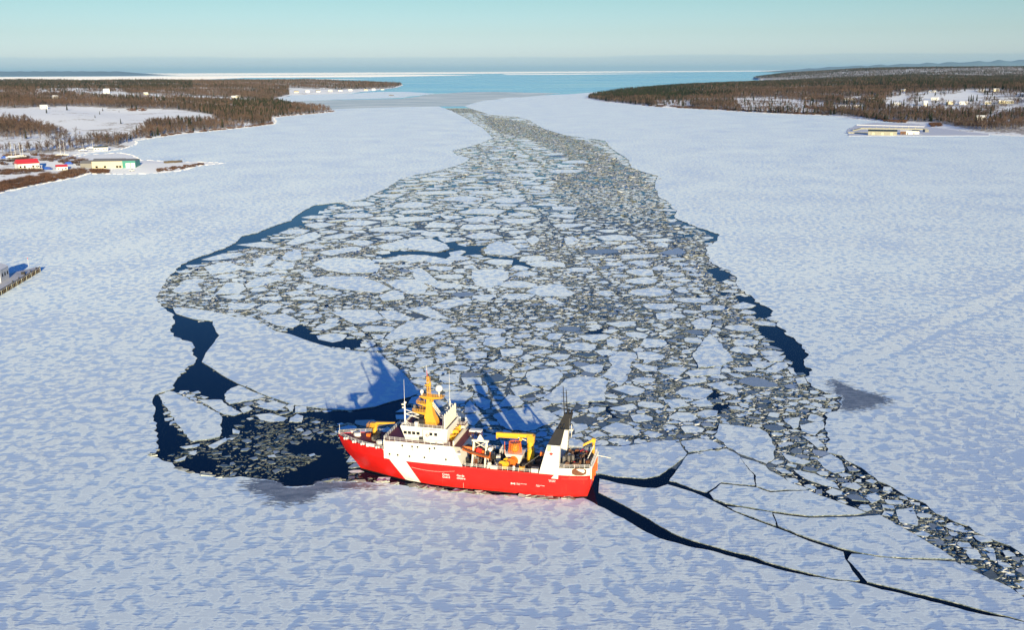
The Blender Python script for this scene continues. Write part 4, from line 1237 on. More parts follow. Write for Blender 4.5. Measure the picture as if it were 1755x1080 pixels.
def grow(which, x0, x1, y0, y1, step, clear, sparse=None):
    nx, ny = int((x1 - x0) / step), int((y1 - y0) / step)
    X, Y = np.meshgrid(x0 + (np.arange(nx) + .5) * step, y0 + (np.arange(ny) + .5) * step)
    X = (X + rng.uniform(-.5, .5, X.shape) * step).ravel(); Y = (Y + rng.uniform(-.5, .5, Y.shape) * step).ravel()
    po = land_l if which == 'l' else land_r
    px = CX + FPX * X / np.maximum(Y, 1)
    k = inside(po, X, Y) & (px > -60) & (px < 1815)
    X, Y = X[k], Y[k]
    H_ = height(which, X, Y)
    P = np.stack([X, Y, H_ - 0.1], -1)
    u, v, w = px_many(P)
    ok = H_ > 0.9
    for c in clear: ok &= ~inside(c, u, v)
    for c in THIN: ok &= ~(inside(c, u, v) & (rng.random(len(u)) < 0.76))
    # glades
    ok &= wob(X, Y, 75, 0.6) + 0.5 * wob(X, Y, 28, 2.2) > -0.95
    return P[ok], u[ok], v[ok], w[ok]

# ---- left shore
P1, u1, v1, w1 = grow('l', -1400, -100, 780, 2700, 8.2, CLEAR_L)
P2, u2, v2, w2 = grow('l', -3400, -100, 2700, 5600, 12, CLEAR_L)
P3, u3, v3, w3 = grow('l', -5600, -100, 5600, 10400, 21, CLEAR_L)
PL = np.concatenate([P1, P2, P3]); uL = np.concatenate([u1, u2, u3]); vL = np.concatenate([v1, v2, v3]); wL = np.concatenate([w1, w2, w3])
# ---- right shore
Q1, a1_, b1_, c1_ = grow('r', 150, 2300, 1700, 4200, 9.5, CLEAR_R)
Q2, a2_, b2_, c2_ = grow('r', 250, 4300, 4200, 8000, 16, CLEAR_R)
Q3, a3_, b3_, c3_ = grow('r', 2000, 6800, 8000, 14000, 27, CLEAR_R)
PR = np.concatenate([Q1, Q2, Q3]); uR = np.concatenate([a1_, a2_, a3_]); vR = np.concatenate([b1_, b2_, b3_]); wR = np.concatenate([c1_, c2_, c3_])

def kinds(P, u, v, right):
    n_ = len(P)
    pc = np.clip(0.10 + 0.16 * wob(P[:, 0], P[:, 1], 210, 1.0), 0.01, 0.6)
    if right:
        pc = np.maximum(pc, 0.85 * np.clip((1300 + 40 * wob(P[:, 0], P[:, 1], 160, 2.0) - u) / 130, 0, 1) * np.clip((171 + 3 * wob(P[:, 0], P[:, 1], 90, .2) - v) / 5, 0, 1)); pc = np.where(v < 150, np.maximum(pc, 0.55), pc)
        pc = np.where((u > 1600) & (v < 150), 0.5, pc)
    else:
        pc = np.where((v < 152) & (u < 330), 0.5, pc); pc = np.where((u > 400) & (u < 500) & (v < 190) & (v > 172), 0.5, pc)
    con = rng.random(n_) < pc
    pk = np.where(con, rng.integers(6, 9, n_), rng.integers(0, 6, n_))
    sz = np.where(con, rng.uniform(.65, 1.2, n_), rng.uniform(.5, 1.1, n_)) * (1 + 0.16 * wob(P[:, 0], P[:, 1], 55, 4.0))
    return pk, sz
kL, sL = kinds(PL, uL, vL, False)
kR, sR = kinds(PR, uR, vR, True)
sL = sL * np.where(wL > 5200, 1.15, 1.0)

# the trees that stand out one by one
def tree_thing(P, size, pk, label, group):
    con = pk >= 6
    tr, cr = CONI[pk - 6] if con else BARE[pk]
    e = empty('spruce_tree' if con else 'bare_tree', tuple(P), random.random() * 6.28)
    e.scale = (size, size, size * random.uniform(.92, 1.1))
    link_mesh('trunk', tr, e); link_mesh('crown', cr, e)
    tag(e, label, 'tree', group)
    return e
shoreL = np.where((wL < 2600) & (vL > 205), FPX * sL * 14 / wL, 0) * (uL > -5) * (uL < 600)
front = np.argsort(-(FPX * 14 * sL / wL) * (uL > 0) * (vL > 196))[:170]
pick_r = np.argsort(-(FPX * 14 * sR / wR) * (uR < 1752))[:70]
soloL = np.zeros(len(PL), bool); soloL[front] = True
soloR = np.zeros(len(PR), bool); soloR[pick_r] = True
for i in np.where(soloL)[0]:
    c = 'spruce tree' if kL[i] >= 6 else 'bare tree'
    if uL[i] > 480: wds = 'on the low point reaching into the ice'
    elif vL[i] > 262: wds = 'among the boatyard buildings ' + ('near the left border' if uL[i] < 30 else 'by the red-roofed house' if uL[i] < 85 else 'by the long beige hall')
    elif vL[i] > 236: wds = 'in the thicket ' + ('at the left border above the yachts' if uL[i] < 35 else 'behind the red-roofed house' if uL[i] < 80 else 'behind the red-roofed shed' if uL[i] < 130 else 'behind the dark-roofed inlet shed')
    elif uL[i] > 400: wds = 'at the wooded corner where the bank meets the ice'
    elif uL[i] > 310: wds = 'on the wooded bank just before the corner'
    elif uL[i] > 235: wds = 'on the wooded bank where the inlet begins'
    else: wds = 'below the snowy field ' + ('at the left border' if uL[i] < 50 else 'above the red roofs' if uL[i] < 115 else 'above the long beige hall' if uL[i] < 180 else 'by its lower right corner')
    tall = 'tall' if sL[i] > 0.9 else 'middling' if sL[i] > 0.72 else 'low'
    tree_thing(PL[i], sL[i], int(kL[i]), f'{tall} {c} {wds}', f'{c}s {wds}')
for i in np.where(soloR)[0]:
    c = 'spruce tree' if kR[i] >= 6 else 'bare tree'
    wds = ('hard against the right border' if uR[i] > 1725 else 'by the wharf road near the right border' if uR[i] > 1685 else 'where the wharf road leaves the woods' if uR[i] > 1640 else 'behind the wharf approach' if uR[i] > 1590 else 'behind the long wharf shed')
    tall = 'tall' if sR[i] > 0.9 else 'middling' if sR[i] > 0.72 else 'low'
    tree_thing(PR[i], sR[i], int(kR[i]), f'{tall} {c} {wds}', f'{c}s {wds}')
# lone dark trees and bushes on the snowy field
def land_many(which, x, y):
    x = np.asarray(x, float); y = np.asarray(y, float)
    d = (_R[None] * ((x - CX) / FPX)[:, None] + _U[None] * ((CY - y) / FPX)[:, None] + _fw[None])
    z = np.full(x.shape, 6.0)
    for _ in range(10):
        k = (z - CAM_H) / d[:, 2]; X, Y = d[:, 0] * k, d[:, 1] * k
        z = 0.45 * z + 0.55 * np.maximum(height(which, X, Y), 0)
    k = (z - CAM_H) / d[:, 2]; X, Y = d[:, 0] * k, d[:, 1] * k
    return np.stack([X, Y, height(which, X, Y)], -1)
def land_at(which, x, y):
    return land_many(which, [x], [y])[0]
for x, y, s, w in [(80,194,.85,'round dark spruce at the left of the snowy field'),(115,189,1.0,'broad dark spruce under the far wood edge'),(234,188,1.0,'wide spruce at the top of the snowy field'),
                   (163,202,.45,'smallest spruce in the little row on the snowy field'),(171,196,.55,'middle spruce in the little row on the snowy field'),(176,190,.6,'highest spruce in the little row on the snowy field'),
                   (207,212,.7,'lone spruce low on the snowy field'),(204,192,.35,'tiny spruce right of the little row')]:
    tree_thing(land_at('l', x, y), s, 6 + (x % 3), w, 'lone trees on the snowy field')
scatter('left_shore_woods', 'leafless grey-brown woods covering the left shore', PL[~soloL], sL[~soloL], kL[~soloL])
scatter('right_shore_woods', 'leafless brown woods and spruces covering the right shore', PR[~soloR], sR[~soloR], kR[~soloR])
# low russet scrub along the banks
SP, SS, SK = [], [], []
def scrub(which, poly, N, smin, smax, red=0.8):
    A = np.array(poly, float)
    x = rng.uniform(A[:, 0].min(), A[:, 0].max(), N * 4); y = rng.uniform(A[:, 1].min(), A[:, 1].max(), N * 4)
    k = inside(poly, x, y); x, y = x[k][:N], y[k][:N]
    if len(x) == 0: return
    P = land_many(which, x, y); P = P[P[:, 2] > 0.3]
    for p_ in P:
        SP.append(p_ - [0, 0, .1]); SS.append(random.uniform(smin, smax)); SK.append(random.choice((10, 11)) if random.random() < red else 9)
scrub('l', [(-10,316),(60,300),(110,296),(140,296),(130,303),(60,316),(-10,331)], 260, 1.0, 1.9)
scrub('l', [(105,296),(140,290),(148,297),(125,302)], 40, 1.4, 2.2, .4)
scrub('l', [(155,291),(185,291),(184,296),(160,297)], 60, 1.0, 1.7)
scrub('l', [(270,290),(310,284),(345,280),(350,282),(310,290),(262,296)], 80, .7, 1.2)
scrub('l', [(0,266),(60,264),(110,268),(150,276),(140,284),(80,276),(0,288)], 90, 1.2, 2.4, .2)
scrub('l', [(0,292),(70,288),(72,296),(0,300)], 60, 1.0, 2.0, .3)
scrub('l', [(215,186.5),(250,186),(250,190),(220,190)], 40, 1.3, 1.9, 1)
scrub('l', [(240,237),(310,228),(360,223),(427,216),(468,209),(466,213),(427,219),(359,226),(308,231),(260,238)], 420, 1.2, 2.4, .6)
scrub('l', [(470,200),(547,193),(574,190),(572,192),(490,200)], 160, 1.2, 2.2, .9)
scrub('r', Z8([(0,260),(250,285),(480,330),(650,360),(640,340),(480,300),(200,262),(0,240)]), 420, 1.5, 3.0, .5)
scrub('r', [(1100,180),(1218,184),(1307,190),(1420,194),(1422,198),(1218,188),(1100,183)], 320, 1.5, 3.0, .5)
scrub('r', [(1515,206),(1552,207),(1552,211),(1515,210)], 80, 1.2, 2.4, 1)
scrub('r', [(1595,211),(1612,211),(1612,217),(1595,217)], 50, 1.2, 2.4, 1)
scrub('r', [(1637,208),(1680,208),(1680,216),(1637,216)], 90, 1.2, 2.4, 1)
scatter('bank_scrub', 'russet and grey scrub along the banks', np.array(SP), SS, SK)
print('trees', len(PL), len(PR), 'scrub', len(SP))

# sunlit ridge of broken shore ice along both banks
def shore_ridge(name, shore, label):
    g = [np.array(q) for q in gpoly(shore)]; mb = MB()
    for a, c in zip(g[:-1], g[1:]):
        L_ = np.linalg.norm(c - a); k = max(1, int(L_ / (4 + L_ * .02)))
        d = (c - a) / L_; nn = np.array([-d[1], d[0]])
        for i in range(k):
            if random.random() < .06: continue
            p_ = a + (c - a) * (i + random.random()) / k + nn * random.uniform(-2, 2)
            w_, h_, t_ = (L_ / k) * random.uniform(.8, 1.5), random.uniform(.15, .6), random.uniform(1.2, 4.0)
            P = []
            for u, v, z in ((-.5, -.5, 0), (.5, -.5, 0), (.5, .5, 0), (-.5, .5, 0), (-.4, -.15, 1), (.35, -.2, .8), (.3, .2, 1), (-.35, .25, .7)):
                q = p_ + d * (u * w_) + nn * (v * t_); P.append((q[0], q[1], .2 + z * h_))
            mb.hexa(P)
    tag(mb.build(name, M['pack']), label, 'ice', kind='stuff')
shore_ridge('shore_ice_ridge', SHORE_L[1:37], 'ridge of broken shore ice along the left bank')
shore_ridge('shore_ice_ridge', SHORE_R[:14], 'ridge of broken shore ice along the right bank')
# ================================================================== the ship (x = metres forward of the stern, y = to port, z = up)
ship = empty('coast_guard_ship', (SHIP_O[0], SHIP_O[1], 0), math.atan2(SHIP_A[1], SHIP_A[0]))
tag(ship, 'red and white coast guard icebreaker with yellow mast lying in the ice', 'ship')

def lerp_tab(tab, u):
    for (a, x), (b_, y) in zip(tab[:-1], tab[1:]):
        if u <= b_: return x + (y - x) * (u - a) / (b_ - a)
    return tab[-1][1]
BD = [(0, 5.0), (.03, 5.9), (.08, 6.5), (.15, 6.85), (.6, 6.85), (.7, 6.7), (.78, 6.25), (.85, 5.3), (.9, 4.2), (.95, 2.6), (.98, 1.25), (1, .1)]
BW = [(0, 4.2), (.05, 5.3), (.12, 6.3), (.2, 6.62), (.55, 6.62), (.65, 6.15), (.75, 5.0), (.85, 3.0), (.92, 1.5), (.97, .5), (1, .04)]
STEM = [(-1.5, 62.4), (0, 63.8), (2, 65.2), (5.3, 68.2), (7.5, 69.4), (9.8, 70.3)]
STERN = [(-1.5, 2.5), (0, 1.3), (3, .5), (6.4, .1), (12, .1)]
def half(s, z):
    s0, s1 = lerp_tab(STERN, z), lerp_tab(STEM, z)
    u = min(1, max(0, (s - s0) / (s1 - s0)))
    f = min(1, max(0, z / 7.0)) ** 0.75
    return lerp_tab(BW, u) * (1 - f) + lerp_tab(BD, u) * f
def foc_z(s): return 8.9 + 0.75 * max(0, (s - 55) / 15) ** 1.5

# ---- hull paint: red, the white diagonal band, dark waterline, streaks
m, n, l, b = new_mat('icebreaker_hull_paint')
tcn = n.new('ShaderNodeTexCoord'); sp = n.new('ShaderNodeSeparateXYZ'); l.new(tcn.outputs['Object'], sp.inputs[0])
X_, Z_ = sp.outputs['X'], sp.outputs['Z']
fwd = math_(n, l, 'SUBTRACT', X_, math_(n, l, 'MULTIPLY_ADD', Z_, 0.655)); fwd.node.inputs[1].links[0].from_node.inputs[2].default_value = 55 - 8.9 * .655
aft = math_(n, l, 'SUBTRACT', X_, math_(n, l, 'MULTIPLY_ADD', Z_, 0.61)); aft.node.inputs[1].links[0].from_node.inputs[2].default_value = 48.6 - 6.4 * .61
band = math_(n, l, 'MULTIPLY', math_(n, l, 'LESS_THAN', fwd, 0.0), math_(n, l, 'GREATER_THAN', aft, 0.0))
st1 = noise(n, l, mapping(n, l, tcn.outputs['Object'], (1.6, 1.0, 0.10)), 1.0, 4, 0.6)
st2 = noise(n, l, mapping(n, l, tcn.outputs['Object'], (0.3, 0.3, 0.5)), 1.0, 4, 0.6)
redc = mixc(n, l, maprange(n, l, st2, 0.4, 0.7), (0.66, 0.013, 0.010), (0.55, 0.016, 0.012))
redc = mixc(n, l, maprange(n, l, st1, 0.62, 0.78, 0, 0.35), redc, (0.42, 0.05, 0.03))
whc = mixc(n, l, maprange(n, l, st1, 0.58, 0.75, 0, 0.5), (0.80, 0.79, 0.74), (0.60, 0.50, 0.36))
hc = mixc(n, l, band, redc, whc)
scr = noise(n, l, mapping(n, l, tcn.outputs['Object'], (0.35, 1.0, 3.5)), 1.0, 5, 0.7)
low_ = maprange(n, l, Z_, 0.6, 3.4, 1.0, 0.0)
hc = mixc(n, l, math_(n, l, 'MULTIPLY', low_, maprange(n, l, scr, 0.52, 0.68, 0, 0.55)), hc, (0.34, 0.045, 0.04))
run = noise(n, l, mapping(n, l, tcn.outputs['Object'], (2.6, 1.0, 0.05)), 1.0, 2, 0.5)
hc = mixc(n, l, maprange(n, l, run, 0.70, 0.76, 0, 0.4), hc, (0.30, 0.10, 0.05))
boot = math_(n, l, 'ADD', Z_, math_(n, l, 'MULTIPLY', st1, 0.25))
hc = mixc(n, l, maprange(n, l, boot, 0.52, 0.60, 1.0, 0.0), hc, (0.02, 0.016, 0.016))
l.new(hc, b.inputs['Base Color']); b.inputs['Roughness'].default_value = 0.38
M['hull'] = m

def loft(sfun, zs, name, mat, nst=60, smin=None):
    """both sides of the hull between the levels zs; sfun gives the fore-and-aft range at a level"""
    mb = MB()
    for sgn in (1, -1):
        b0 = len(mb.v)
        for z in zs:
            a, c = sfun(z)
            for i in range(nst + 1):
                t = i / nst
                s = a + (c - a) * t
                mb.v.append((s, sgn * half(s, min(z, 9.8)), z if not callable(z) else z(s)))
        for j in range(len(zs) - 1):
            for i in range(nst):
                q = b0 + j * (nst + 1) + i
                f = (q, q + 1, q + nst + 2, q + nst + 1)
                mb.f.append(f if sgn < 0 else f[::-1]); mb.sm.append(True)
    return mb
zs = [-1.4, -0.4, 0.3, 1.0, 2.0, 3.2, 4.4, 5.4, 6.4]
mb = loft(lambda z: (lerp_tab(STERN, z), lerp_tab(STEM, z)), zs, 'hull', None)
# transom
for z0, z1 in zip(zs[:-1], zs[1:]):
    s0, s1 = lerp_tab(STERN, z0), lerp_tab(STERN, z1)
    mb.add([(s0, half(s0, z0), z0), (s0, -half(s0, z0), z0), (s1, -half(s1, z1), z1), (s1, half(s1, z1), z1)], [(0, 3, 2, 1)])
hull = mb.build('hull', M['hull'], ship)
# raised forecastle plating
mb = MB(); K = 30; rows = [0, .5, 1.0]
for sgn in (1, -1):
    b0 = len(mb.v)
    for r_ in rows:
        for i in range(K + 1):
            z1g = 6.4
            s_lo = 54.8; zt = 6.4 + (9.2 - 6.4) * r_
            s_hi = lerp_tab(STEM, zt)
            s = s_lo + (s_hi - s_lo) * (i / K) ** 0.9
            z = 6.4 + (foc_z(s) + 0.12 - 6.4) * r_
            mb.v.append((s, sgn * half(s, z), z))
    for j in range(len(rows) - 1):
        for i in range(K):
            q = b0 + j * (K + 1) + i; f = (q, q + 1, q + K + 2, q + K + 1)
            mb.f.append(f if sgn < 0 else f[::-1]); mb.sm.append(True)
mb.build('forecastle_plating', M['hull'], ship)
def deck(name, s0, s1, z, mat, inset=0.12, n_=16, thick=0.12, yz=None):
    mb = MB(); P = []
    zf = z if callable(z) else (lambda s: z)
    L = [s0 + (s1 - s0) * i / n_ for i in range(n_ + 1)]
    for s in L:
        hb = max(0.02, half(s, yz or zf(s)) - inset)
        mb.v += [(s, hb, zf(s)), (s, -hb, zf(s))]
    for i in range(n_):
        a = 2 * i; mb.f.append((a, a + 1, a + 3, a + 2)); mb.sm.append(False)
    return mb.build(name, mat, ship)
deck('forecastle_deck', 54.7, 69.9, foc_z, M['maroon'], 0.05)
deck('work_deck', 0.4, 36.0, 5.35, M['darkdeck'], 0.05, yz=6)
deck('boat_deck', 33.4, 54.7, 11.72, M['maroon'], -0.1, yz=9)
# bulwark inner faces of the work deck
for sg, nm in ((1, 'port'), (-1, 'starboard')):
    mb = MB()
    L = [1 + 33 * i / 22 for i in range(23)]
    for s0, s1 in zip(L[:-1], L[1:]):
        y0, y1 = half(s0, 6) * sg, half(s1, 6) * sg
        i_ = 0.14 * sg
        mb.hexa([(s0, y0 - i_, 5.3), (s1, y1 - i_, 5.3), (s1, y1 - i_ * .3, 5.3), (s0, y0 - i_ * .3, 5.3), (s0, y0 - i_, 6.42), (s1, y1 - i_, 6.42), (s1, y1 + .02 * sg, 6.42), (s0, y0 + .02 * sg, 6.42)])
    mb.build('bulwark', M['steel'] if sg < 0 else M['red'], ship)

# ---- white superstructure block, flush with the sides, sloping after end
mb = MB()
for sg in (1, -1):
    L = [33.2, 35, 38, 42, 46, 50, 53, 54.75]
    for s0, s1 in zip(L[:-1], L[1:]):
        t0 = s0 if s0 > 33.3 else 35.9; 
        mb.add([(s0, sg * half(s0, 6.4), 6.4), (s1, sg * half(s1, 6.4), 6.4), (s1 if s1 > 36 else 36.2, sg * half(s1, 9), 11.75), (max(s0, 35.7), sg * half(s0, 9), 11.75)], [(0, 1, 2, 3) if sg < 0 else (3, 2, 1, 0)])
hb = half(54.75, 9)
mb.add([(54.75, hb, 6.4), (54.75, -hb, 6.4), (54.75, -hb, 11.75), (54.75, hb, 11.75)], [(0, 1, 2, 3)])
mb.add([(33.2, 6.8, 5.3), (33.2, -6.8, 5.3), (35.7, -6.8, 11.75), (35.7, 6.8, 11.75)], [(3, 2, 1, 0)])
sup = mb.build('superstructure', M['white'], ship)
MB().box((45, 0, 11.60), (18.4, 13.0, 0.12)).build('deck_edge_strip', M['maroon'], sup)
for s, z in [(49.4,10.7),(46.7,10.7),(45.2,10.7),(41.9,10.6),(40.6,10.8),(53.1,7.9),(50.8,7.9),(47.5,7.9),(43.4,8.0),(37.6,8.0)]:
    for sg in (1, -1):
        y = half(s, 8.5) * sg
        p_ = MB().tube((s, y - .05 * sg, z), (s, y + .05 * sg, z), .27, .27, 10).build('porthole', M['glass'], sup)
        MB().tube((s, y - .05 * sg, z), (s, y + .035 * sg, z), .36, .36, 12).build('rim', M['cream'], p_)
        # rust run below the scuttle
for s, z, h_ in ((46.7, 10.1, .9), (41.9, 10.0, 1.1), (53.1, 7.4, .6), (49.4, 10.2, .5), (37.6, 7.5, .5)):
    MB().box((s, half(s, 8.5) + .012, z), (.22, .02, h_)).build('rust_streak', paint('rust_run', (.62, .50, .24), .7, wear=.6, wear_col=(.78, .74, .66)), sup)

def rail(name, pts, h=1.05, gap=1.7, mat=None, bars=(0.4, 0.72, 1.0), r=.045, parent=ship):
    mb = MB(); pts = [Vector(p_) for p_ in pts]
    for a, c in zip(pts[:-1], pts[1:]):
        k = max(1, round((c - a).length / gap))
        for i in range(k + 1):
            q = a.lerp(c, i / k); mb.tube(q, q + Vector((0, 0, h)), r, r, 4)
        for bz in bars:
            mb.tube(a + Vector((0, 0, h * bz)), c + Vector((0, 0, h * bz)), r * .8, r * .8, 4)
    return mb.build(name, mat or M['rail'], parent)
for sg in (1, -1):
    L = [55.2, 57.5, 60, 62.5, 65, 67.3, 69, 70]
    rail('forecastle_rail', [(s, sg * (half(s, 9) - .08), foc_z(s)) for s in L])
    rail('boat_deck_rail', [(s, sg * (half(s, 9) - .05), 11.75) for s in (36.5, 40, 45, 50, 54.5)], h=1.0)
    rail('side_rail', [(s, sg * (half(s, 6) - .08), 6.42) for s in (14.2, 17, 20, 24, 28, 32.5)], h=.95, gap=1.4)
rail('boat_deck_front_rail', [(54.6, 6.1, 11.75), (54.6, 0, 11.75), (54.6, -6.1, 11.75)], h=1.0)
MB().tube((69.7, 0, 9.4), (69.7, 0, 12.6), .07, .04, 6).build('jackstaff', M['rail'], ship)

# ---- forecastle fittings
def winch_like(name, c, w, r, mat, axis=(0, 1, 0), mat2=None):
    a = Vector(axis).normalized(); c = Vector(c)
    e = MB()
    e.tube(c - a * w * .5, c + a * w * .5, r * .62, r * .62, 12)
    o = e.build(name, mat, ship)
    for k in (-.5, .5):
        MB().tube(c + a * (w * k - .07), c + a * (w * k + .07), r, r, 14).build('flange', mat, o)
    g2 = MB(); g2.box((c.x, c.y, c.z - r * .8), (r * 1.6, w * 1.15, r * .5)); g2.box((c.x + r * .7, c.y + w * .3, c.z - r * .2), (r * .7, w * .5, r * 1.1))
    g2.build('bed', mat2 or M['steel'], o)
    return o
def locker(name, c, d, mat, lidmat=None, rz=0):
    o = MB().box(c, d, rz).build(name, mat, ship)
    MB().box((c[0], c[1], c[2] + d[2] * .5 + .04), (d[0] * 1.06, d[1] * 1.06, .09), rz).build('lid', lidmat or mat, o)
    return o
def skylight(c, r):
    o = MB().prism([(c[0] + r * math.cos(a), c[1] + .75 * r * math.sin(a)) for a in [i * math.pi / 4 + .39 for i in range(8)]], c[2] - .5, c[2] + .25).build('deck_hatch', M['white'], ship)
    MB().prism([(c[0] + r * .86 * math.cos(a), c[1] + .64 * r * math.sin(a)) for a in [i * math.pi / 4 + .39 for i in range(8)]], c[2] + .25, c[2] + .42).build('cover', M['cream'], o)
skylight((65.0, -.9, 9.75), 1.0); skylight((57.2, 2.6, 9.5), 1.0)
locker('deck_locker', (62.0, -1.6, 9.5), (1.1, .8, .7), M['orange'])
locker('deck_locker', (58.9, 5.1, 9.35), (2.2, .5, .75), M['white'])
for s, y in ((66.6, 2.6), (63.6, 3.9), (61.0, 4.6), (56.4, 5.6), (66.6, -2.6), (61, -4.6)):
    o = MB().tube((s, y, foc_z(s)), (s, y, foc_z(s) + .55), .26, .26, 10).build('bollard', M['white'], ship)
    MB().tube((s + .6, y + .12, foc_z(s)), (s + .6, y + .12, foc_z(s) + .55), .26, .26, 10).build('second_post', M['white'], o)
winch_like('anchor_windlass', (59.2, -.2, 9.9), 3.0, .75, M['darksteel'])
# bow crane
y0 = -3.7
cr = MB().tube((61.0, y0, 9.1), (61.0, y0, 11.2), .75, .62, 12).build('bow_crane', M['yellow'], ship)
MB().box((61.1, y0, 11.75), (1.9, 1.3, 1.2)).build('slewing_head', M['yellow'], cr)
MB().hexa([(60.6, y0 - .4, 11.9), (55.2, y0 - .2, 12.65), (55.2, y0 + .2, 12.65), (60.6, y0 + .4, 11.9), (60.6, y0 - .4, 12.6), (55.2, y0 - .2, 12.95), (55.2, y0 + .2, 12.95), (60.6, y0 + .4, 12.6)]).build('jib', M['yellow'], cr)
MB().tube((60.3, y0, 11.4), (57.4, y0, 12.3), .14, .1, 6).build('ram', M['steel'], cr)
rail('platform_rail', [(62.9, y0 - 1.2, 11.1), (62.9, y0 + 1.2, 11.1), (60.6, y0 + 1.2, 11.1)], h=1.1, gap=.8, mat=M['yellow'], parent=cr)
MB().box((62.0, y0, 11.05), (2.0, 2.5, .12)).build('platform', M['darksteel'], cr)

# ---- bridge house
mb = MB()
B = [(38.0, -4.7), (49.2, -4.7), (49.2, 4.7), (38.0, 4.7)]; T = [(37.6, -5.2), (50.3, -5.0), (50.3, 5.0), (37.6, 5.2)]
mb.hexa([(x, y, 11.7) for x, y in B] + [(x, y, 15.0) for x, y in T])
bridge = mb.build('bridge_house', M['white'], ship)
mb = MB()
for a, c in ((0, 1), (1, 2), (2, 3), (3, 0)):
    p0, p1 = Vector((*T[a], 15.0)), Vector((*T[c], 15.0))
    d = (p1 - p0).normalized(); nrm = Vector((d.y, -d.x, 0)) * .06
    mb.hexa([p0 - nrm, p1 - nrm, p1 + nrm, p0 + nrm, p0 - nrm + Vector((0, 0, .62)), p1 - nrm + Vector((0, 0, .62)), p1 + nrm + Vector((0, 0, .62)), p0 + nrm + Vector((0, 0, .62))])
mb.build('parapet', M['white'], bridge)
MB().box((44, 0, 15.02), (12.3, 9.7, .06)).build('bridge_roof', M['maroon'], bridge)
for sg in (1, -1):   # bridge wings
    wg = MB().prism([(38.4, 4.6 * sg), (44.4, 4.6 * sg), (44.0, 5.75 * sg), (43.0, 6.05 * sg), (39.2, 6.05 * sg), (38.4, 5.6 * sg)][::sg], 12.0, 15.35).build('bridge_wing', M['white'], bridge)
    for s in (41.75, 40.45):
        w_ = MB().box((s, 6.06 * sg, 14.25), (.82, .06, .78)).build('window', M['glass'], bridge)
        MB().box((s, 6.045 * sg, 14.25), (.98, .05, .94)).build('frame', M['cream'], w_)
    for s in (49.1, 47.95, 46.8, 45.6):
        y = (4.92 + .04) * sg
        w_ = MB().box((s, y, 13.75), (.86, .12, .82), rx=-.14 * sg).build('window', M['glass'], bridge)
        MB().box((s, y - .03 * sg, 13.75), (1.02, .10, .98), rx=-.14 * sg).build('frame', M['cream'], w_)
    lb = MB()
    for i in range(14):
        a0, a1 = 6.283 * i / 14, 6.283 * (i + 1) / 14
        lb.tube((42.75 + .33 * math.cos(a0), 6.09 * sg, 13.85 + .33 * math.sin(a0)), (42.75 + .33 * math.cos(a1), 6.09 * sg, 13.85 + .33 * math.sin(a1)), .1, .1, 5)
    lb.build('lifebuoy', M['red'], bridge)
    for s in (41.3, 39.2):
        o = MB().tube((s - .75, 6.25 * sg, 12.35), (s + .75, 6.25 * sg, 12.35), .42, .42, 12).build('liferaft_canister', M['white'], ship)
        MB().box((s, 6.25 * sg, 11.95), (1.1, .7, .35)).build('cradle', M['darksteel'], o)
    MB().box((44.6, 5.4 * sg, 12.4), (.9, .5, 1.1)).build('deck_vent', M['darksteel'], ship)
for i in range(7):
    MB().box((49.85, -3.9 + 1.3 * i, 13.75), (.1, 1.0, .85), ry=.3).build('window', M['glass'], bridge)
# roof clutter
mb = MB(); mb.box((47.0, -1.5, 15.9), (2.2, 2.4, 1.7)); mb.build('ventilator_housing', M['darksteel'], bridge)
MB().box((45.6, 2.0, 15.8), (1.6, 1.3, 1.5)).build('electronics_locker', M['darksteel'], bridge)
MB().box((46.2, 4.2, 15.9), (.9, .8, 1.4)).build('roof_locker', M['white'], bridge)
rail('roof_rail', [(50.0, 4.8, 15.55), (44, 5.0, 15.55), (38, 5.1, 15.55)], h=.8, gap=1.2, r=.035, parent=bridge)
rail('roof_rail', [(50.0, -4.8, 15.55), (44, -5.0, 15.55), (38, -5.1, 15.55)], h=.8, gap=1.2, r=.035, parent=bridge)
# slatted white screen across the after end of the roof
mb = MB()
for i in range(19):
    y = 4.9 - 9.8 * i / 18
    mb.box((38.4, y, 17.1 + .15 * math.sin(i * 1.9)), (.25, .30, 4.0 + .5 * math.sin(i * 1.9)))
mb.tube((38.4, 4.9, 17.2), (38.4, -4.9, 17.8), .1, .1, 5); mb.tube((38.4, 4.9, 16.0), (38.4, -4.9, 16.0), .1, .1, 5)
mb.build('slatted_screen', M['cream'], bridge)
for y, zt in ((3.5, 18.6), (-.5, 19.4), (-3.2, 20.2)):
    mb = MB(); mb.tube((39.3, y, 15.1), (39.3, y, zt), .09, .06, 6); mb.tube((39.3 - .7, y, zt - .6), (39.3 + .7, y, zt - .6), .05, .05, 5); mb.ball((39.3, y, zt), .2, 8, 6)
    mb.build('aerial_post', M['rail'], bridge)
MB().tube((40.0, -5.0, 15.6), (40.0, -5.0, 20.4), .16, .13, 8).tube((40.0, -5.0, 20.4), (40.0, -5.0, 28.2), .05, .025, 5).build('whip_antenna', M['rail'], ship)
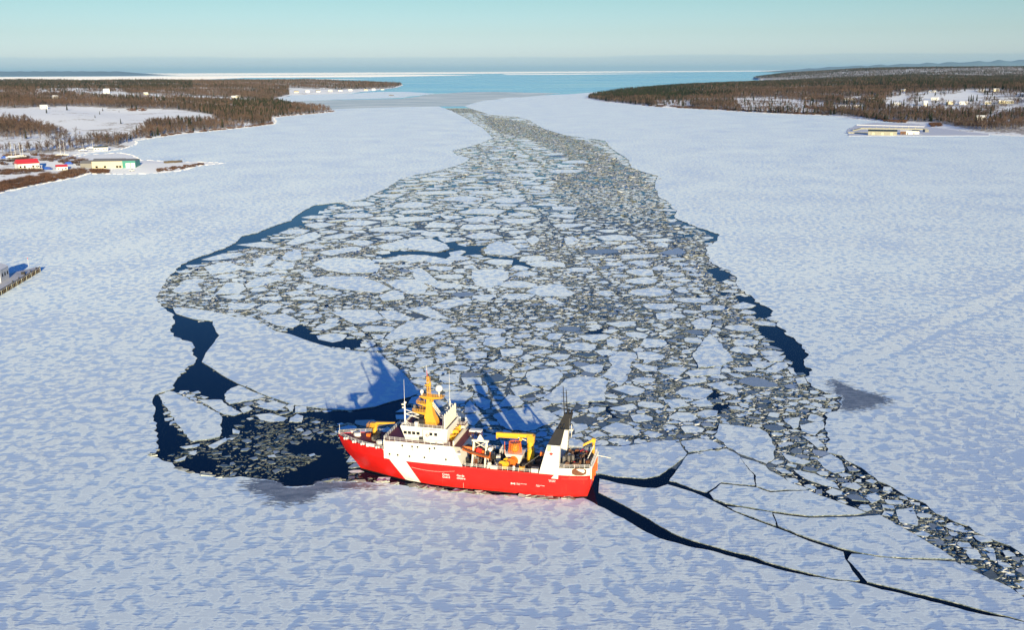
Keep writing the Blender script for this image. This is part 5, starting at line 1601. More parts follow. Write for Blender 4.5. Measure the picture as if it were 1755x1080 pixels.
# signal pole
mb = MB(); mb.tube((49.7, 3.2, 15.0), (49.7, 3.2, 21.6), .24, .18, 8); mb.tube((49.7, 3.2, 21.6), (49.7, 3.2, 27.6), .05, .025, 5)
pole = mb.build('signal_pole', M['rail'], ship)
mb = MB(); mb.box((50.0, 3.2, 20.8), (.9, .5, .35)); mb.box((49.9, 3.6, 20.1), (.5, .6, .3)); mb.ball((49.4, 3.2, 21.3), .25, 8, 6); mb.build('pole_lamp', M['cream'], pole)
mb = MB()
for a, c in (((49.6, 3.2, 19.4), (46.6, 1.0, 17.4)), ((49.6, 3.2, 18.2), (46.6, 1.0, 16.4)), ((49.6, 3.2, 18.2), (48.0, 2.0, 18.3)), ((48.2, 2.1, 17.3), (46.6, 1.0, 17.4)), ((49.7, 3.2, 16.5), (48.3, 4.2, 15.2)), ((49.7, 3.2, 16.5), (48.6, 2.4, 15.2))):
    mb.tube(a, c, .09, .09, 5)
mb.build('lattice_stay', M['rail'], pole)

# ---- main mast
def ring(s0, s1, y, z): return [(s0, -y, z), (s1, -y, z), (s1, y, z), (s0, y, z)]
mb = MB(); R_ = [ring(41.6, 45.3, 1.5, 15.05), ring(41.9, 45.2, 1.3, 15.9), ring(42.7, 45.0, 1.0, 17.6), ring(43.0, 44.7, .85, 19.5), ring(43.2, 44.5, .7, 22.7)]
for a, c in zip(R_[:-1], R_[1:]): mb.hexa(a + c)
mast = mb.build('main_mast', M['yellow'], ship)
for s1, z, w_ in ((48.4, 18.2, 1.15), (47.3, 20.5, 1.05)):
    pf = MB().hexa([(44.6, -w_ * .5, z - 1.1), (s1 - 1.4, -w_, z - .35), (s1 - 1.4, w_, z - .35), (44.6, w_ * .5, z - 1.1), (44.6, -w_, z), (s1, -w_, z), (s1, w_, z), (44.6, w_, z)]).build('mast_platform', M['yellow'], mast)
    rail('platform_rail', [(44.9, w_, z), (s1 - .05, w_, z), (s1 - .05, -w_, z), (44.9, -w_, z)], h=.8, gap=.7, mat=M['yellow'], r=.04, parent=pf)
    sc_ = MB(); sc_.tube((s1 - 1.3, 0, z), (s1 - 1.3, 0, z + .7), .16, .14, 8); sc_.box((s1 - 1.3, 0, z + .85), (.3, 2.4, .28), rz=.6); sc_.build('radar_scanner', M['darksteel'], pf)
MB().box((48.0, .3, 18.9), (.5, .5, 1.9)).build('floodlight_box', M['steel'], mast)
pf = MB().hexa([(42.8, -.7, 21.7), (45.0, -.7, 21.7), (45.0, .7, 21.7), (42.8, .7, 21.7), (40.1, -1.2, 22.4), (46.3, -1.2, 22.4), (46.3, 1.2, 22.4), (40.1, 1.2, 22.4)]).build('mast_top', M['yellow'], mast)
MB().box((43.2, 0, 22.5), (6.3, 2.5, .2)).build('top_deck', M['yellow'], pf)
rail('platform_rail', [(40.2, 1.15, 22.6), (43.0, 1.15, 22.6)], h=.8, gap=.7, mat=M['yellow'], r=.04, parent=pf)
MB().tube((41.3, 0, 22.6), (41.3, 0, 24.0), .2, .2, 8).ball((41.3, 0, 24.7), .98, 16, 10).build('radar_dome', M['white'], mast)
MB().tube((46.0, 0, 22.6), (46.0, 0, 23.0), .15, .15, 8).ball((46.0, 0, 23.5), .5, 12, 8, 1.25).build('radar_dome', M['white'], mast)
mb = MB()
for dx, dy in ((-.4, -.4), (.4, -.4), (.4, .4), (-.4, .4)):
    mb.tube((44.0 + dx, dy, 22.6), (44.3 + dx * .5, dy * .5, 27.8), .075, .06, 5)
for i in range(9):
    z = 22.9 + .55 * i
    mb.tube((43.55, .42, z), (44.5, .42, z + .3), .05, .05, 4); mb.tube((43.55, -.42, z + .2), (44.5, -.42, z), .05, .05, 4); mb.tube((43.6, -.4, z), (43.6, .4, z + .2), .05, .05, 4)
mb.box((44.3, 0, 25.4), (1.6, .35, .3)); mb.box((44.3, 0, 26.6), (.35, 1.5, .25)); mb.box((43.7, 0, 25.9), (.5, .5, .6))
mb.build('topmast', M['yellow'], mast)
MB().tube((44.4, 0, 27.8), (44.5, 0, 29.4), .07, .05, 5).build('aerial', M['red'], mast)
MB().tube((44.5, 0, 29.4), (44.6, 0, 30.9), .05, .03, 5).build('aerial_tip', M['rail'], mast)
mb = MB()
for dy in (-.35, .35):
    mb.tube((43.2, dy, 20.9), (39.7, dy, 16.1), .08, .08, 5); mb.tube((43.2, dy, 20.3), (39.7, dy, 15.4), .08, .08, 5)
for i in range(9):
    t = i / 8; mb.tube((43.2 - 3.5 * t, -.35, 20.9 - 4.8 * t), (43.2 - 3.5 * t, .35, 20.3 - 4.9 * t), .05, .05, 4)
mb.build('lattice_boom', M['cream'], mast)
mb = MB()
for i in range(5): mb.tube((43.4 + .06 * i, .88, 16.5), (43.4 + .06 * i, .72, 22.3), .03, .03, 4)
mb.build('mast_ladder', M['darksteel'], mast)

# ---- after part of the boat deck
mb = MB()
for (y0, y1) in ((6.4, 2.1), (2.1, -2.1), (-2.1, -6.6)):
    mb.hexa([(35.5, y0, 10.6), (35.9, y0, 10.6), (35.9, y1, 10.6), (35.5, y1, 10.6), (35.4, y0, 13.0), (35.8, y0, 13.0), (35.8, y1, 13.0), (35.4, y1, 13.0)])
mb.build('aft_screen', M['cream'], ship)
hs = MB().box((36.9, -5.0, 12.7), (2.6, 3.0, 1.9)).build('winch_house', M['cream'], ship)
MB().box((36.9, -5.0, 13.68), (2.8, 3.2, .1)).build('roof', M['maroon'], hs)
rail('house_rail', [(38.1, -3.5, 13.7), (35.7, -3.5, 13.7), (35.7, -6.5, 13.7)], h=.9, gap=.8, r=.035, parent=hs)
for s in (37.6, 36.0): MB().tube((s, -6.2, 13.7), (s, -6.2, 14.6), .06, .06, 6).ball((s, -6.2, 14.8), .25, 8, 6).build('dome_lamp', M['white'], hs)
winch_like('boat_winch', (37.0, -1.2, 12.8), 2.0, .85, M['yellow'], (0, 1, 0), M['yellow2'])
winch_like('boat_winch', (37.1, 1.6, 12.4), 1.5, .7, M['yellow'], (1, 0, 0), M['yellow2'])
MB().tube((36.6, -2.6, 11.75), (36.6, -2.6, 13.6), .28, .22, 8).ball((36.6, -2.6, 13.7), .42, 10, 7).build('capstan', M['yellow'], ship)

# ---- rescue boat and its davit
mb = MB(); K = 14
for i in range(K + 1):
    t = i / K; s = 26.6 + 7.2 * t
    wv = 1.15 * (1 - max(0, (t - .55) / .45) ** 2.2) + .02; z = 9.0 + 1.4 * t + .45 * max(0, t - .6)
    mb.v += [(s, 4.7 - wv, z + .35), (s, 4.7 - wv * .7, z - .35), (s, 4.7, z - .6), (s, 4.7 + wv * .7, z - .35), (s, 4.7 + wv, z + .35)]
for i in range(K):
    for j in range(4):
        a = i * 5 + j; mb.f.append((a, a + 5, a + 6, a + 1)); mb.sm.append(True)
mb.f.append((0, 1, 2, 3, 4)); mb.sm.append(False)
boat = mb.build('rescue_boat', M['orange'], ship)
boat['label'] = 'orange rescue boat slung in the davit'
for sg in (-1, 1):
    mb = MB(); pts = []
    for i in range(K + 1):
        t = i / K; wv = 1.15 * (1 - max(0, (t - .55) / .45) ** 2.2)
        pts.append((26.6 + 7.2 * t, 4.7 + sg * wv, 9.0 + 1.4 * t + .45 * max(0, t - .6) + .38))
    mb.path(pts, .26, 8); mb.build('float_tube', M['orange'] if sg < 0 else M['rust'], boat)
MB().box((29.3, 4.7, 10.35), (1.3, .9, 1.1), ry=-.2).build('console', M['red'], boat)
MB().box((27.0, 4.7, 9.9), (.7, .9, 1.0)).build('engine', M['black'], boat)
dv = MB()
for s in (27.6, 31.0):
    dv.hexa([(s - .2, 5.6, 5.4), (s + .2, 5.6, 5.4), (s + .2, 6.1, 5.4), (s - .2, 6.1, 5.4), (s - .2, 3.2, 12.4), (s + .2, 3.2, 12.4), (s + .2, 3.7, 12.4), (s - .2, 3.7, 12.4)])
    dv.tube((s, 2.2, 5.4), (s, 3.3, 12.4), .2, .2, 6)
dv.box((29.3, 3.4, 12.55), (4.4, .6, .45)); dv.tube((27.6, 3.4, 12.4), (31.0, 3.4, 10.4), .12, .12, 5); dv.tube((31.0, 3.4, 12.4), (27.6, 3.4, 10.4), .12, .12, 5)
davit = dv.build('boat_davit', M['cream'], ship)
MB().hexa([(28.4, 3.1, 12.8), (30.2, 3.1, 12.8), (30.2, 3.7, 12.8), (28.4, 3.7, 12.8), (29.2, 3.3, 14.2), (29.5, 3.3, 14.2), (29.5, 3.5, 14.2), (29.2, 3.5, 14.2)]).build('davit_head', M['cream'], davit)
MB().tube((26.6, 2.6, 10.4), (26.6, 4.2, 10.6), .55, .55, 12).build('fall_drum', M['white'], davit)
# crowded gear under and beside the boat
rr_ = random.Random(5)
for i in range(58):
    s = rr_.uniform(24.8, 34.2); y = rr_.uniform(-5.5, 6.0); hgt = rr_.uniform(.5, 2.6) if y < 3.5 else rr_.uniform(.4, 1.5)
    mt = M[rr_.choice(['darksteel', 'darksteel', 'steel', 'brown', 'cream', 'darksteel', 'rust'])]
    o = MB().box((s, y, 5.35 + hgt / 2), (rr_.uniform(.4, 1.5), rr_.uniform(.4, 1.4), hgt), rr_.uniform(-.4, .4)).build('deck_gear', mt, ship)
    MB().tube((s, y, 5.35 + hgt), (s + rr_.uniform(-.6, .6), y + rr_.uniform(-.4, .4), 5.35 + hgt + rr_.uniform(.2, .9)), .07, .05, 5).build('pipe', M['steel'] if i % 3 else M['cream'], o)
MB().ball((32.6, 2.8, 10.2), 1.25, 10, 6, .6).build('fender_bag', M['black'], ship)
MB().ball((31.0, 1.4, 10.6), 1.0, 10, 6, .6).build('fender_bag', M['black'], ship)
mb = MB().box((32.8, -1.8, 8.4), (.3, .3, 6.0)).box((31.2, -1.8, 8.4), (.3, .3, 6.0)); 
for i in range(5):
    mb.tube((33.6, -3, 11.2 + .45 * i), (30.6, -3, 11.2 + .45 * i), .05, .05, 4); mb.tube((33.6, -.8, 11.2 + .45 * i), (30.6, -.8, 11.2 + .45 * i), .05, .05, 4)
for i in range(6):
    for y in (-3, -.8): mb.tube((33.6 - .6 * i, y, 11.1), (33.6 - .6 * i, y, 13.1), .05, .05, 4)
mb.build('gear_cage', M['rust'], ship)
MB().box((32.0, -1.9, 13.2), (3.2, 1.6, .5)).build('cage_cover', M['white'], ship)
MB().hexa([(25.6, 5.2, 5.35), (27.0, 5.2, 5.35), (27.0, 6.2, 5.35), (25.6, 6.2, 5.35), (26.0, 5.4, 7.8), (26.6, 5.4, 7.8), (26.6, 6.0, 7.8), (26.0, 6.0, 7.8)]).build('mooring_post', M['cream'], ship)
MB().box((34.6, 6.0, 9.6), (1.6, .9, .5)).build('boarding_platform', M['white'], ship)

# ---- cargo crane and work deck
y0 = -3.4
cc = MB().tube((17.6, y0, 5.35), (17.6, y0, 11.0), 1.0, .9, 14).build('cargo_crane', M['yellow2'], ship)
MB().box((17.4, y0, 11.6), (1.9, 1.7, 1.9)).build('slewing_head', M['yellow'], cc)
MB().hexa([(17.0, y0 - .5, 11.9), (26.8, y0 - .38, 11.75), (26.8, y0 + .38, 11.75), (17.0, y0 + .5, 11.9), (17.0, y0 - .5, 12.9), (26.8, y0 - .38, 12.6), (26.8, y0 + .38, 12.6), (17.0, y0 + .5, 12.9)]).build('boom', M['yellow2'], cc)
MB().hexa([(21, y0 - .3, 11.35), (26.4, y0 - .3, 11.3), (26.4, y0 + .3, 11.3), (21, y0 + .3, 11.35), (21, y0 - .3, 11.8), (26.4, y0 - .3, 11.7), (26.4, y0 + .3, 11.7), (21, y0 + .3, 11.8)]).build('folded_jib', M['yellow'], cc)
MB().tube((18.2, y0, 10.8), (21.0, y0, 11.6), .2, .14, 8).build('ram', M['cream'], cc)
MB().tube((20.2, y0 - .4, 11.2), (20.2, y0 + .4, 11.2), .42, .42, 12).build('cable_drum', M['yellow'], cc)
MB().box((26.6, y0, 11.4), (.5, .6, .9)).build('hook_block', M['yellow'], cc)
pl = MB().hexa([(19.8, -1.2, 5.35), (21.6, -1.2, 5.35), (21.6, 1.6, 5.35), (19.8, 1.6, 5.35), (18.6, -1.9, 8.75), (23.2, -1.9, 8.75), (23.2, 1.9, 8.75), (18.6, 1.9, 8.75)]).build('cargo_platform', M['cream'], ship)
MB().box((20.9, 0, 8.82), (4.7, 3.9, .12)).build('platform_top', M['white'], pl)
mb = MB(); 
for i in range(22):
    a = 6.283 * i / 22; mb.tube((21.0 + 1.75 * math.cos(a), 1.6 * math.sin(a), 8.9), (21.0 + 1.5 * math.cos(a), 1.4 * math.sin(a), 11.7), .075, .075, 4)
for z, q in ((9.4, 1.7), (10.4, 1.62), (11.5, 1.5)):
    for i in range(16):
        a0, a1 = 6.283 * i / 16, 6.283 * (i + 1) / 16
        mb.tube((21 + q * math.cos(a0), .92 * q * math.sin(a0), z), (21 + q * math.cos(a1), .92 * q * math.sin(a1), z), .06, .06, 4)
cage = mb.build('buoy_cage', M['orange'], ship)
MB().ball((21, 0, 10.1), 1.25, 12, 8).build('buoy', M['yellow'], cage)
mb = MB().tube((23.3, 1.7, 8.8), (23.3, 1.7, 12.2), .07, .07, 5); mb.build('cage_post', M['orange'], ship)
rail('platform_rail', [(23.1, 1.8, 8.85), (24.6, 1.8, 8.85), (24.6, -1.6, 8.85)], h=1.1, gap=.6, parent=ship)
winch_like('towing_winch', (22.6, 4.2, 7.0), 2.2, 1.35, M['yellow2'], (.3, 1, 0), M['rust'])
winch_like('towing_winch', (20.9, 3.0, 7.4), 1.6, 1.2, M['orange'], (.2, 1, 0), M['rust'])
winch_like('tugger_winch', (18.0, 5.1, 6.7), 1.2, .75, M['yellow'], (1, .2, 0), M['rust'])
locker('deck_locker', (25.0, 6.2, 6.55), (1.9, .7, 1.2), M['cream']); locker('deck_locker', (14.4, 5.9, 6.5), (1.7, 1.2, 1.9), M['white'], M['steel'])
MB().tube((20.0, 5.6, 5.35), (20.0, 5.6, 6.9), .3, .3, 10).ball((20.0, 5.6, 7.0), .42, 10, 7).build('capstan', M['white'], ship)
for s0, y0_, z0, s1, y1_, z1 in ((13.2, 4.0, 10.6, 18.0, 5.0, 6.9), (12.5, -3.5, 10.4, 19.0, -1.9, 9.0)):
    MB().tube((s0, y0_, z0), (s1, y1_, z1), .05, .05, 4).build('stay_wire', M['steel'], ship)
MB().box((12.9, 4.2, 10.8), (.9, .9, 1.0)).build('wire_sheave', M['orange'], ship)
for i in range(26):
    s = rr_.uniform(14.2, 25); y = rr_.uniform(-5.8, 3.0)
    if abs(s - 20.9) < 2.4 and abs(y) < 2: continue
    MB().box((s, y, 5.35 + .45), (rr_.uniform(.6, 1.8), rr_.uniform(.5, 1.5), .9), rr_.uniform(-.5, .5)).build('deck_gear', M[rr_.choice(['darksteel', 'brown', 'steel'])], ship)

# ---- twin funnels
LEAF = [(0, 1), (.18, .62), (.42, .76), (.34, .30), (.62, .52), (.70, .36), (.98, .40), (.86, .08), (.98, -.04), (.46, -.42), (.52, -.60), (.06, -.52), (.06, -1)]
LEAF = LEAF + [(-x, y) for x, y in LEAF[::-1][:-1]]
for sg in (1, -1):
    ya, yb = 4.75 * sg, 6.75 * sg
    lo, hi = min(ya, yb), max(ya, yb)
    fn = MB().hexa([(8.3, lo, 5.4), (13.5, lo, 5.4), (13.5, hi, 5.4), (8.3, hi, 5.4), (7.9, lo + .1, 14.2), (11.1, lo + .1, 14.2), (11.1, hi - .1, 14.2), (7.9, hi - .1, 14.2)]).build('funnel', M['white'], ship)
    MB().hexa([(7.9, lo + .12, 14.2), (11.1, lo + .12, 14.2), (11.1, hi - .12, 14.2), (7.9, hi - .12, 14.2), (6.9, lo + .35, 18.6), (9.0, lo + .35, 18.6), (9.0, hi - .35, 18.6), (6.9, hi - .35, 18.6)]).build('black_top', M['black'], fn)
    mb = MB()
    for dx, dy in ((-.5, -.3), (.4, .3), (.3, -.35)): mb.tube((7.9 + dx, 5.75 * sg + dy, 18.4), (7.6 + dx, 5.75 * sg + dy, 19.6), .26, .26, 8)
    mb.build('exhaust_pipe', M['black'], fn)
    y = (6.69 if sg > 0 else -6.69)
    P = [(10.1 + .52 * a, 11.9 + .52 * c) for a, c in LEAF]
    yy = lambda z: sg * (6.75 - .1 * (z - 5.4) / 8.8)
    mb = MB(); mb.add([(a, yy(c) + .02 * sg, c) for a, c in P], [tuple(range(len(P)))]); mb.build('maple_leaf', M['red'], fn)
    MB().box((10.6, sg * 6.71, 13.3), (1.0, .05, 1.6)).build('rust_stain', paint('yellow_rust', (.74, .60, .30), .6, wear=.7, wear_col=(.76, .73, .66)), fn)
    for i in range(6): MB().tube((12.6 - .32 * i, sg * 6.79 - sg * .012 * i, 6.6 + 1.2 * i), (8.3, sg * 6.79 - sg * .012 * i, 6.6 + 1.2 * i), .025, .025, 4).build('plate_seam', M['cream'], fn)
for s, z in ((9.5, 25.8), (8.7, 24.9)):
    mb = MB(); mb.tube((s - .4, -5.6, 18.0), (s, -5.6, z), .16, .10, 6)
    for i in range(5): mb.tube((s - .35, -5.6, 19.3 + 1.2 * i), (s + .45, -5.6, 19.3 + 1.2 * i), .06, .06, 4)
    mb.build('funnel_mast', M['black'], ship)
mb = MB()
for i in range(11): mb.box((8.0, -5.2, 6.6 + 1.05 * i), (.12, .6, .06))
mb.tube((8.0, -5.5, 6), (7.6, -5.5, 17.5), .05, .05, 4); mb.tube((8.0, -4.9, 6), (7.6, -4.9, 17.5), .05, .05, 4); mb.build('funnel_ladder', M['steel'], ship)
MB().box((7.0, -4.6, 14.6), (1.0, 1.2, .3)).tube((7.0, -4.6, 12.5), (7.0, -4.6, 16.0), .08, .08, 5).build('lamp_bracket', M['cream'], ship)

# ---- after deck
deck('poop_deck', 0.5, 8.4, 8.3, M['darkdeck'], .15, yz=7)
for sg in (1, -1):
    mb = MB(); L = [0.2, 1.0, 2.0, 3.2, 4.6, 6.2, 8.4]
    for s0, s1 in zip(L[:-1], L[1:]):
        mb.add([(s0, sg * (half(s0, 6.4) + .005), 6.4), (s1, sg * (half(s1, 6.4) + .005), 6.4), (s1, sg * half(s1, 7), 8.4), (s0, sg * half(s0, 7), 8.4)], [(0, 1, 2, 3) if sg < 0 else (3, 2, 1, 0)])
    qb = mb.build('quarter_bulwark', M['cream'], ship)
    P = []
    for i in range(20):
        a = 6.283 * i / 20
        s = 3.1 + 1.75 * max(-1, min(1, 1.15 * math.cos(a))); z = 7.5 + .95 * max(-1, min(1, 1.1 * math.sin(a)))
        P.append((s, sg * (half(s, 7) + .03), z))
    MB().add(P, [tuple(range(20)) if sg < 0 else tuple(range(19, -1, -1))]).build('fairlead_opening', M['rust'], qb)
    rail('after_rail', [(s, sg * (half(s, 7) - .12), 8.3) for s in (.6, 3, 5.5, 8.2)], h=1.05, gap=1.2)
mb = MB(); mb.hexa([(.05, -5.2, 8.0), (.45, -5.2, 8.0), (.45, 5.2, 8.0), (.05, 5.2, 8.0), (.05, -5.2, 8.9), (.45, -5.2, 8.9), (.45, 5.2, 8.9), (.05, 5.2, 8.9)])
mb.tube((.2, 5.1, 8.9), (.2, 5.35, 5.6), .22, .16, 6); mb.tube((.2, -5.1, 8.9), (.2, -5.35, 5.6), .22, .16, 6)
mb.build('stern_coaming', M['cream'], ship)
rail('stern_rail', [(.3, 4.9, 8.9), (.3, 0, 8.9), (.3, -4.9, 8.9)], h=1.1, gap=1.4)
MB().box((.12, 0, 7.2), (.15, 9.6, 1.55)).build('stern_shutter', M['orange'], ship)
mb = MB(); 
for y in (3.2, 0, -3.2): mb.box((.0, y, 6.0), (.3, .35, 3.2))
mb.build('stern_fender', M['orange'], ship)
af = MB().tube((1.1, -3.6, 8.3), (1.0, -3.6, 12.4), .45, .35, 8).build('stern_crane', M['yellow'], ship)
MB().box((1.0, -3.6, 12.5), (.9, .8, 1.0)).build('head', M['yellow2'], af)
MB().hexa([(1.2, -3.9, 12.2), (3.6, -2.9, 11.0), (3.6, -2.4, 11.0), (1.2, -3.3, 12.2), (1.2, -3.9, 12.9), (3.6, -2.9, 11.6), (3.6, -2.4, 11.6), (1.2, -3.3, 12.9)]).build('jib', M['yellow'], af)
MB().tube((2.2, 1.8, 8.3), (.8, -2.6, 11.4), .14, .14, 6).build('stern_spar', M['cream'], ship)
MB().tube((.2, -4.2, 8.2), (-3.4, -4.6, 7.6), .12, .08, 6).build('stern_boom', M['cream'], ship)
for i in range(56):
    s, y = rr_.uniform(1.0, 7.6), rr_.uniform(-5.0, 4.6)
    mt = M[rr_.choice(['brown', 'brown', 'darksteel', 'brown', 'rust', 'red', 'darksteel', 'steel'])]
    h_ = rr_.uniform(.3, 1.3)
    if i % 3 == 0: MB().tube((s, y - .4, 8.3 + h_ * .45), (s, y + .4, 8.3 + h_ * .45), h_ * .45, h_ * .45, 10).build('rope_reel', mt, ship)
    else: MB().box((s, y, 8.3 + h_ / 2), (rr_.uniform(.3, 1.2), rr_.uniform(.3, 1.2), h_), rr_.uniform(0, 1.5)).build('deck_gear', mt, ship)
for i in range(5):
    s = 7.4 - .5 * i; MB().box((s, 3.2 - .3 * i, 9.2 + .2 * (i % 2)), (.7, .7, 1.9)).build('vent_cowl', M['darksteel'] if i % 2 else M['steel'], ship)
MB().tube((6.5, 1.2, 8.3), (6.5, 1.2, 10.2), .35, .35, 10).build('vent_post', M['white'], ship)
MB().box((10.8, 0, 5.9), (3.6, 8.6, 1.1)).build('hatch_coaming', M['darksteel'], ship)
# hull fittings
MB().tube((33.0, 6.95, .6), (33.0, 6.95, 2.0), .03, .03, 4).build('discharge_streak', M['cream'], ship)
mb = MB(); mb.path([(47.0 - .9 * i, 6.92, 5.0 - .55 * math.sin(math.pi * i / 13)) for i in range(14)], .03, 4); mb.build('mooring_line', M['cream'], ship)

# ---- lettering on both sides
M['lettering'] = paint('white_lettering', (.82, .82, .80), .5, wear=.02)
def words(txt, s, z, size, side=1, align='LEFT', space=.9, sx=1.0):
    cu = bpy.data.curves.new('lettering', 'FONT'); cu.body = txt; cu.size = size; cu.align_x = align; cu.space_line = space
    cu.extrude = .004; cu.offset = .012 * size; cu.materials.append(M['lettering'])
    t_ = bpy.data.objects.new('lettering', cu)
    me = bpy.data.meshes.new_from_object(t_); bpy.data.objects.remove(t_)
    me.materials.clear(); me.materials.append(M['lettering'])
    o = link_mesh('lettering', me, ship)
    y = half(s, z) + .06
    o.matrix_local = Matrix(((-side * sx, 0, 0, s), (0, 0, side, side * y), (0, 1, 0, z), (0, 0, 0, 1)))
    return o
for side in (1, -1):
    f = lambda a, w: a if side > 0 else a - w
    words('Coast\nGuard', f(38.7, 2.1), 3.55, .80, side); words('Garde\ncôtière', f(34.8, 2.4), 3.6, .80, side)
    words('Fisheries and Oceans\nCanada', f(19.0, 2.9), 3.12, .31, side); words('Pêches et Océans\nCanada', f(13.9, 2.5), 3.12, .31, side)
    words('EARL GREY\nOTTAWA', 9.8, 4.75, .36, side, 'CENTER')
    y = (half(20, 3) + .07) * side
    for s in (20.35, 19.45): MB().box((s, y, 3.05), (.22, .02, .5)).build('flag_mark', M['lettering'], ship)
    P = [(19.9 + .24 * a, 3.05 + .24 * c) for a, c in LEAF]
    MB().add([(a, y + .01 * side, c) for a, c in P], [tuple(range(len(P)))]).build('maple_leaf', M['lettering'], ship)
# ================================================================== buildings, boats, piers
M['roofred'] = paint('red_metal_roof', (.62, .045, .06), .5, wear=.1)
M['roofgrey'] = paint('grey_roof', (.22, .22, .21), .7, wear=.2)
M['roofsnow'] = paint('snowy_roof', (.74, .76, .78), .8, wear=.1)
M['roofdark'] = paint('dark_roof', (.03, .05, .055), .6, wear=.2)
M['beige'] = paint('beige_siding', (.58, .54, .38), .6, wear=.12)
M['green'] = paint('green_siding', (.035, .24, .20), .5, wear=.15)
M['siding'] = paint('white_siding', (.78, .77, .72), .6, wear=.1)
M['creamsiding'] = paint('cream_siding', (.72, .66, .46), .6, wear=.1)
M['timber'] = paint('weathered_timber', (.14, .11, .07), .85, wear=.5, scale=.8)
M['timberpale'] = paint('pale_timber', (.36, .355, .28), .8, wear=.35, scale=.6)
M['concrete'] = paint('snow_dusted_concrete', (.60, .60, .60), .8, wear=.3, wear_col=(.32, .33, .34), scale=.15)
M['stone'] = paint('shore_rock', (.20, .18, .16), .9, wear=.4)

def view_turn(P):   # angle that turns a building's front to the camera
    return math.atan2(P[0], P[1]) * -1.0
def house(name, which, px, py, w, d, h, roof_h, wall, roof, label, turn=0.0, group=None, wins=3, z=None, chim=False):
    P = land_at(which, px, py)
    e = empty(name, (P[0], P[1], P[2] - .3), view_turn(P) + turn)
    MB().box((0, 0, h / 2 + .15), (w, d, h + .3)).build('walls', wall, e)
    o_ = .4
    mb = MB(); zr = h + .3
    mb.add([(-w/2-o_, -d/2-o_, zr), (w/2+o_, -d/2-o_, zr), (w/2+o_, 0, zr+roof_h), (-w/2-o_, 0, zr+roof_h), (-w/2-o_, d/2+o_, zr), (w/2+o_, d/2+o_, zr)],
           [(0, 1, 2, 3), (3, 2, 5, 4), (0, 3, 4), (1, 5, 2), (0, 4, 5, 1)])
    rf = mb.build('roof', roof, e)
    if chim: MB().box((w * .2, d * .15, zr + roof_h + .3), (.8, .8, 1.6)).build('chimney', M['rust'], rf)
    for i in range(wins):
        x = -w / 2 + w * (i + .5) / wins
        if i == wins // 2 and wins > 1: MB().box((x, -d/2 - .03, 1.35), (1.1, .1, 2.1)).build('door', M['darksteel'], e)
        else: MB().box((x, -d/2 - .03, h * .58), (min(1.8, w / wins * .5), .1, h * .32)).build('window', M['glass'], e)
    tag(e, label, 'house' if 'house' in name else 'building', group)
    return e

# boatyard hall: beige with a green end bay
P0, P1 = land_at('l', 158, 289), land_at('l', 233, 287)
dv_ = P1 - P0; Lh = float(np.hypot(dv_[0], dv_[1])); ang = math.atan2(dv_[1], dv_[0])
e = empty('boatyard_hall', (P0[0], P0[1], min(P0[2], P1[2]) - .4), ang)
tag(e, 'long beige boatyard hall with grey roof and green end bay', 'building')
W1 = Lh * .70; D1 = 24.0; hh_ = 8.2
def gable(x0, x1, y0, y1, h, rh, wall, roof, par):
    MB().box(((x0+x1)/2, (y0+y1)/2, h/2), (x1-x0, y1-y0, h)).build('walls', wall, par)
    ym = (y0+y1)/2
    MB().add([(x0-.3, y0-.4, h), (x1+.3, y0-.4, h), (x1+.3, ym, h+rh), (x0-.3, ym, h+rh), (x0-.3, y1+.4, h), (x1+.3, y1+.4, h)], [(0,1,2,3),(3,2,5,4),(0,3,4),(1,5,2),(0,4,5,1)]).build('roof', roof, par)
gable(0, W1, 0, D1, hh_, 2.2, M['beige'], M['roofgrey'], e)
gable(W1 + .05, Lh, -1.0, D1 * .8, hh_ + .4, 1.6, M['green'], M['roofgrey'], e)
gable(-14, -.05, 6, D1, hh_ - 2.5, 2.8, M['roofgrey'], M['roofgrey'], e)
for x in (.15, .42, .82, .92): MB().box((W1 * x, -.04, 2.2), (2.6, .12, 2.0)).build('window', M['glass'], e)
for x in (W1 + (Lh - W1) * .42, W1 + (Lh - W1) * .8): MB().box((x, -1.05, 3.0), (4.4, .12, 6.0)).build('bay_door', M['siding'], e)

house('red_roof_house', 'l', 47, 290, 21, 15, 6.5, 4.5, M['siding'], M['roofred'], 'large white house with red roof on stilts by the boatyard', .25, wins=5)
P = land_at('l', 66, 292); e = empty('veranda', tuple(P), view_turn(P) + .25)
MB().box((0, 0, 2.4), (7, 5, .3)).build('floor', M['siding'], e)
for x in (-3, -1, 1, 3): MB().tube((x, -2.3, 0), (x, -2.3, 5.2), .18, .18, 6).build('post', M['siding'], e)
MB().box((0, 0, 5.3), (7.6, 5.6, .3)).build('roof', M['roofsnow'], e)
tag(e, 'white veranda on posts at the side of the red-roofed house', 'veranda')
house('red_roof_shed', 'l', 106, 291, 11, 9, 3.6, 2.2, M['siding'], M['roofred'], 'small white shed with red roof right of the blue tarpaulins', .1)
house('shore_shed', 'l', 173, 257.5, 18, 9, 4.2, 1.8, M['siding'], M['roofdark'], 'low white shed with dark roof at the inlet', 0.05, wins=5)
house('far_mansion', 'l', 183, 161, 22, 16, 11, 6, M['siding'], M['roofsnow'], 'tall white house alone on the far left wood edge', 0)
for x, y, lab in ((75, 186, 'small pale house at the left edge of the snowy field'), (95, 168, 'faint grey-roofed house in the left woods'), (250, 162, 'yellowish house by the far snow strip'), (408, 167, 'cream house on the snow strip near the ice'), (400, 168, 'white annex beside the cream house')):
    house('shore_house', 'l', x, y, 16, 11, 6, 3.5, M['creamsiding'] if 'c' == lab[0] or 'y' == lab[0] else M['siding'], M['roofsnow'], lab, .2, 'scattered houses on the left shore')
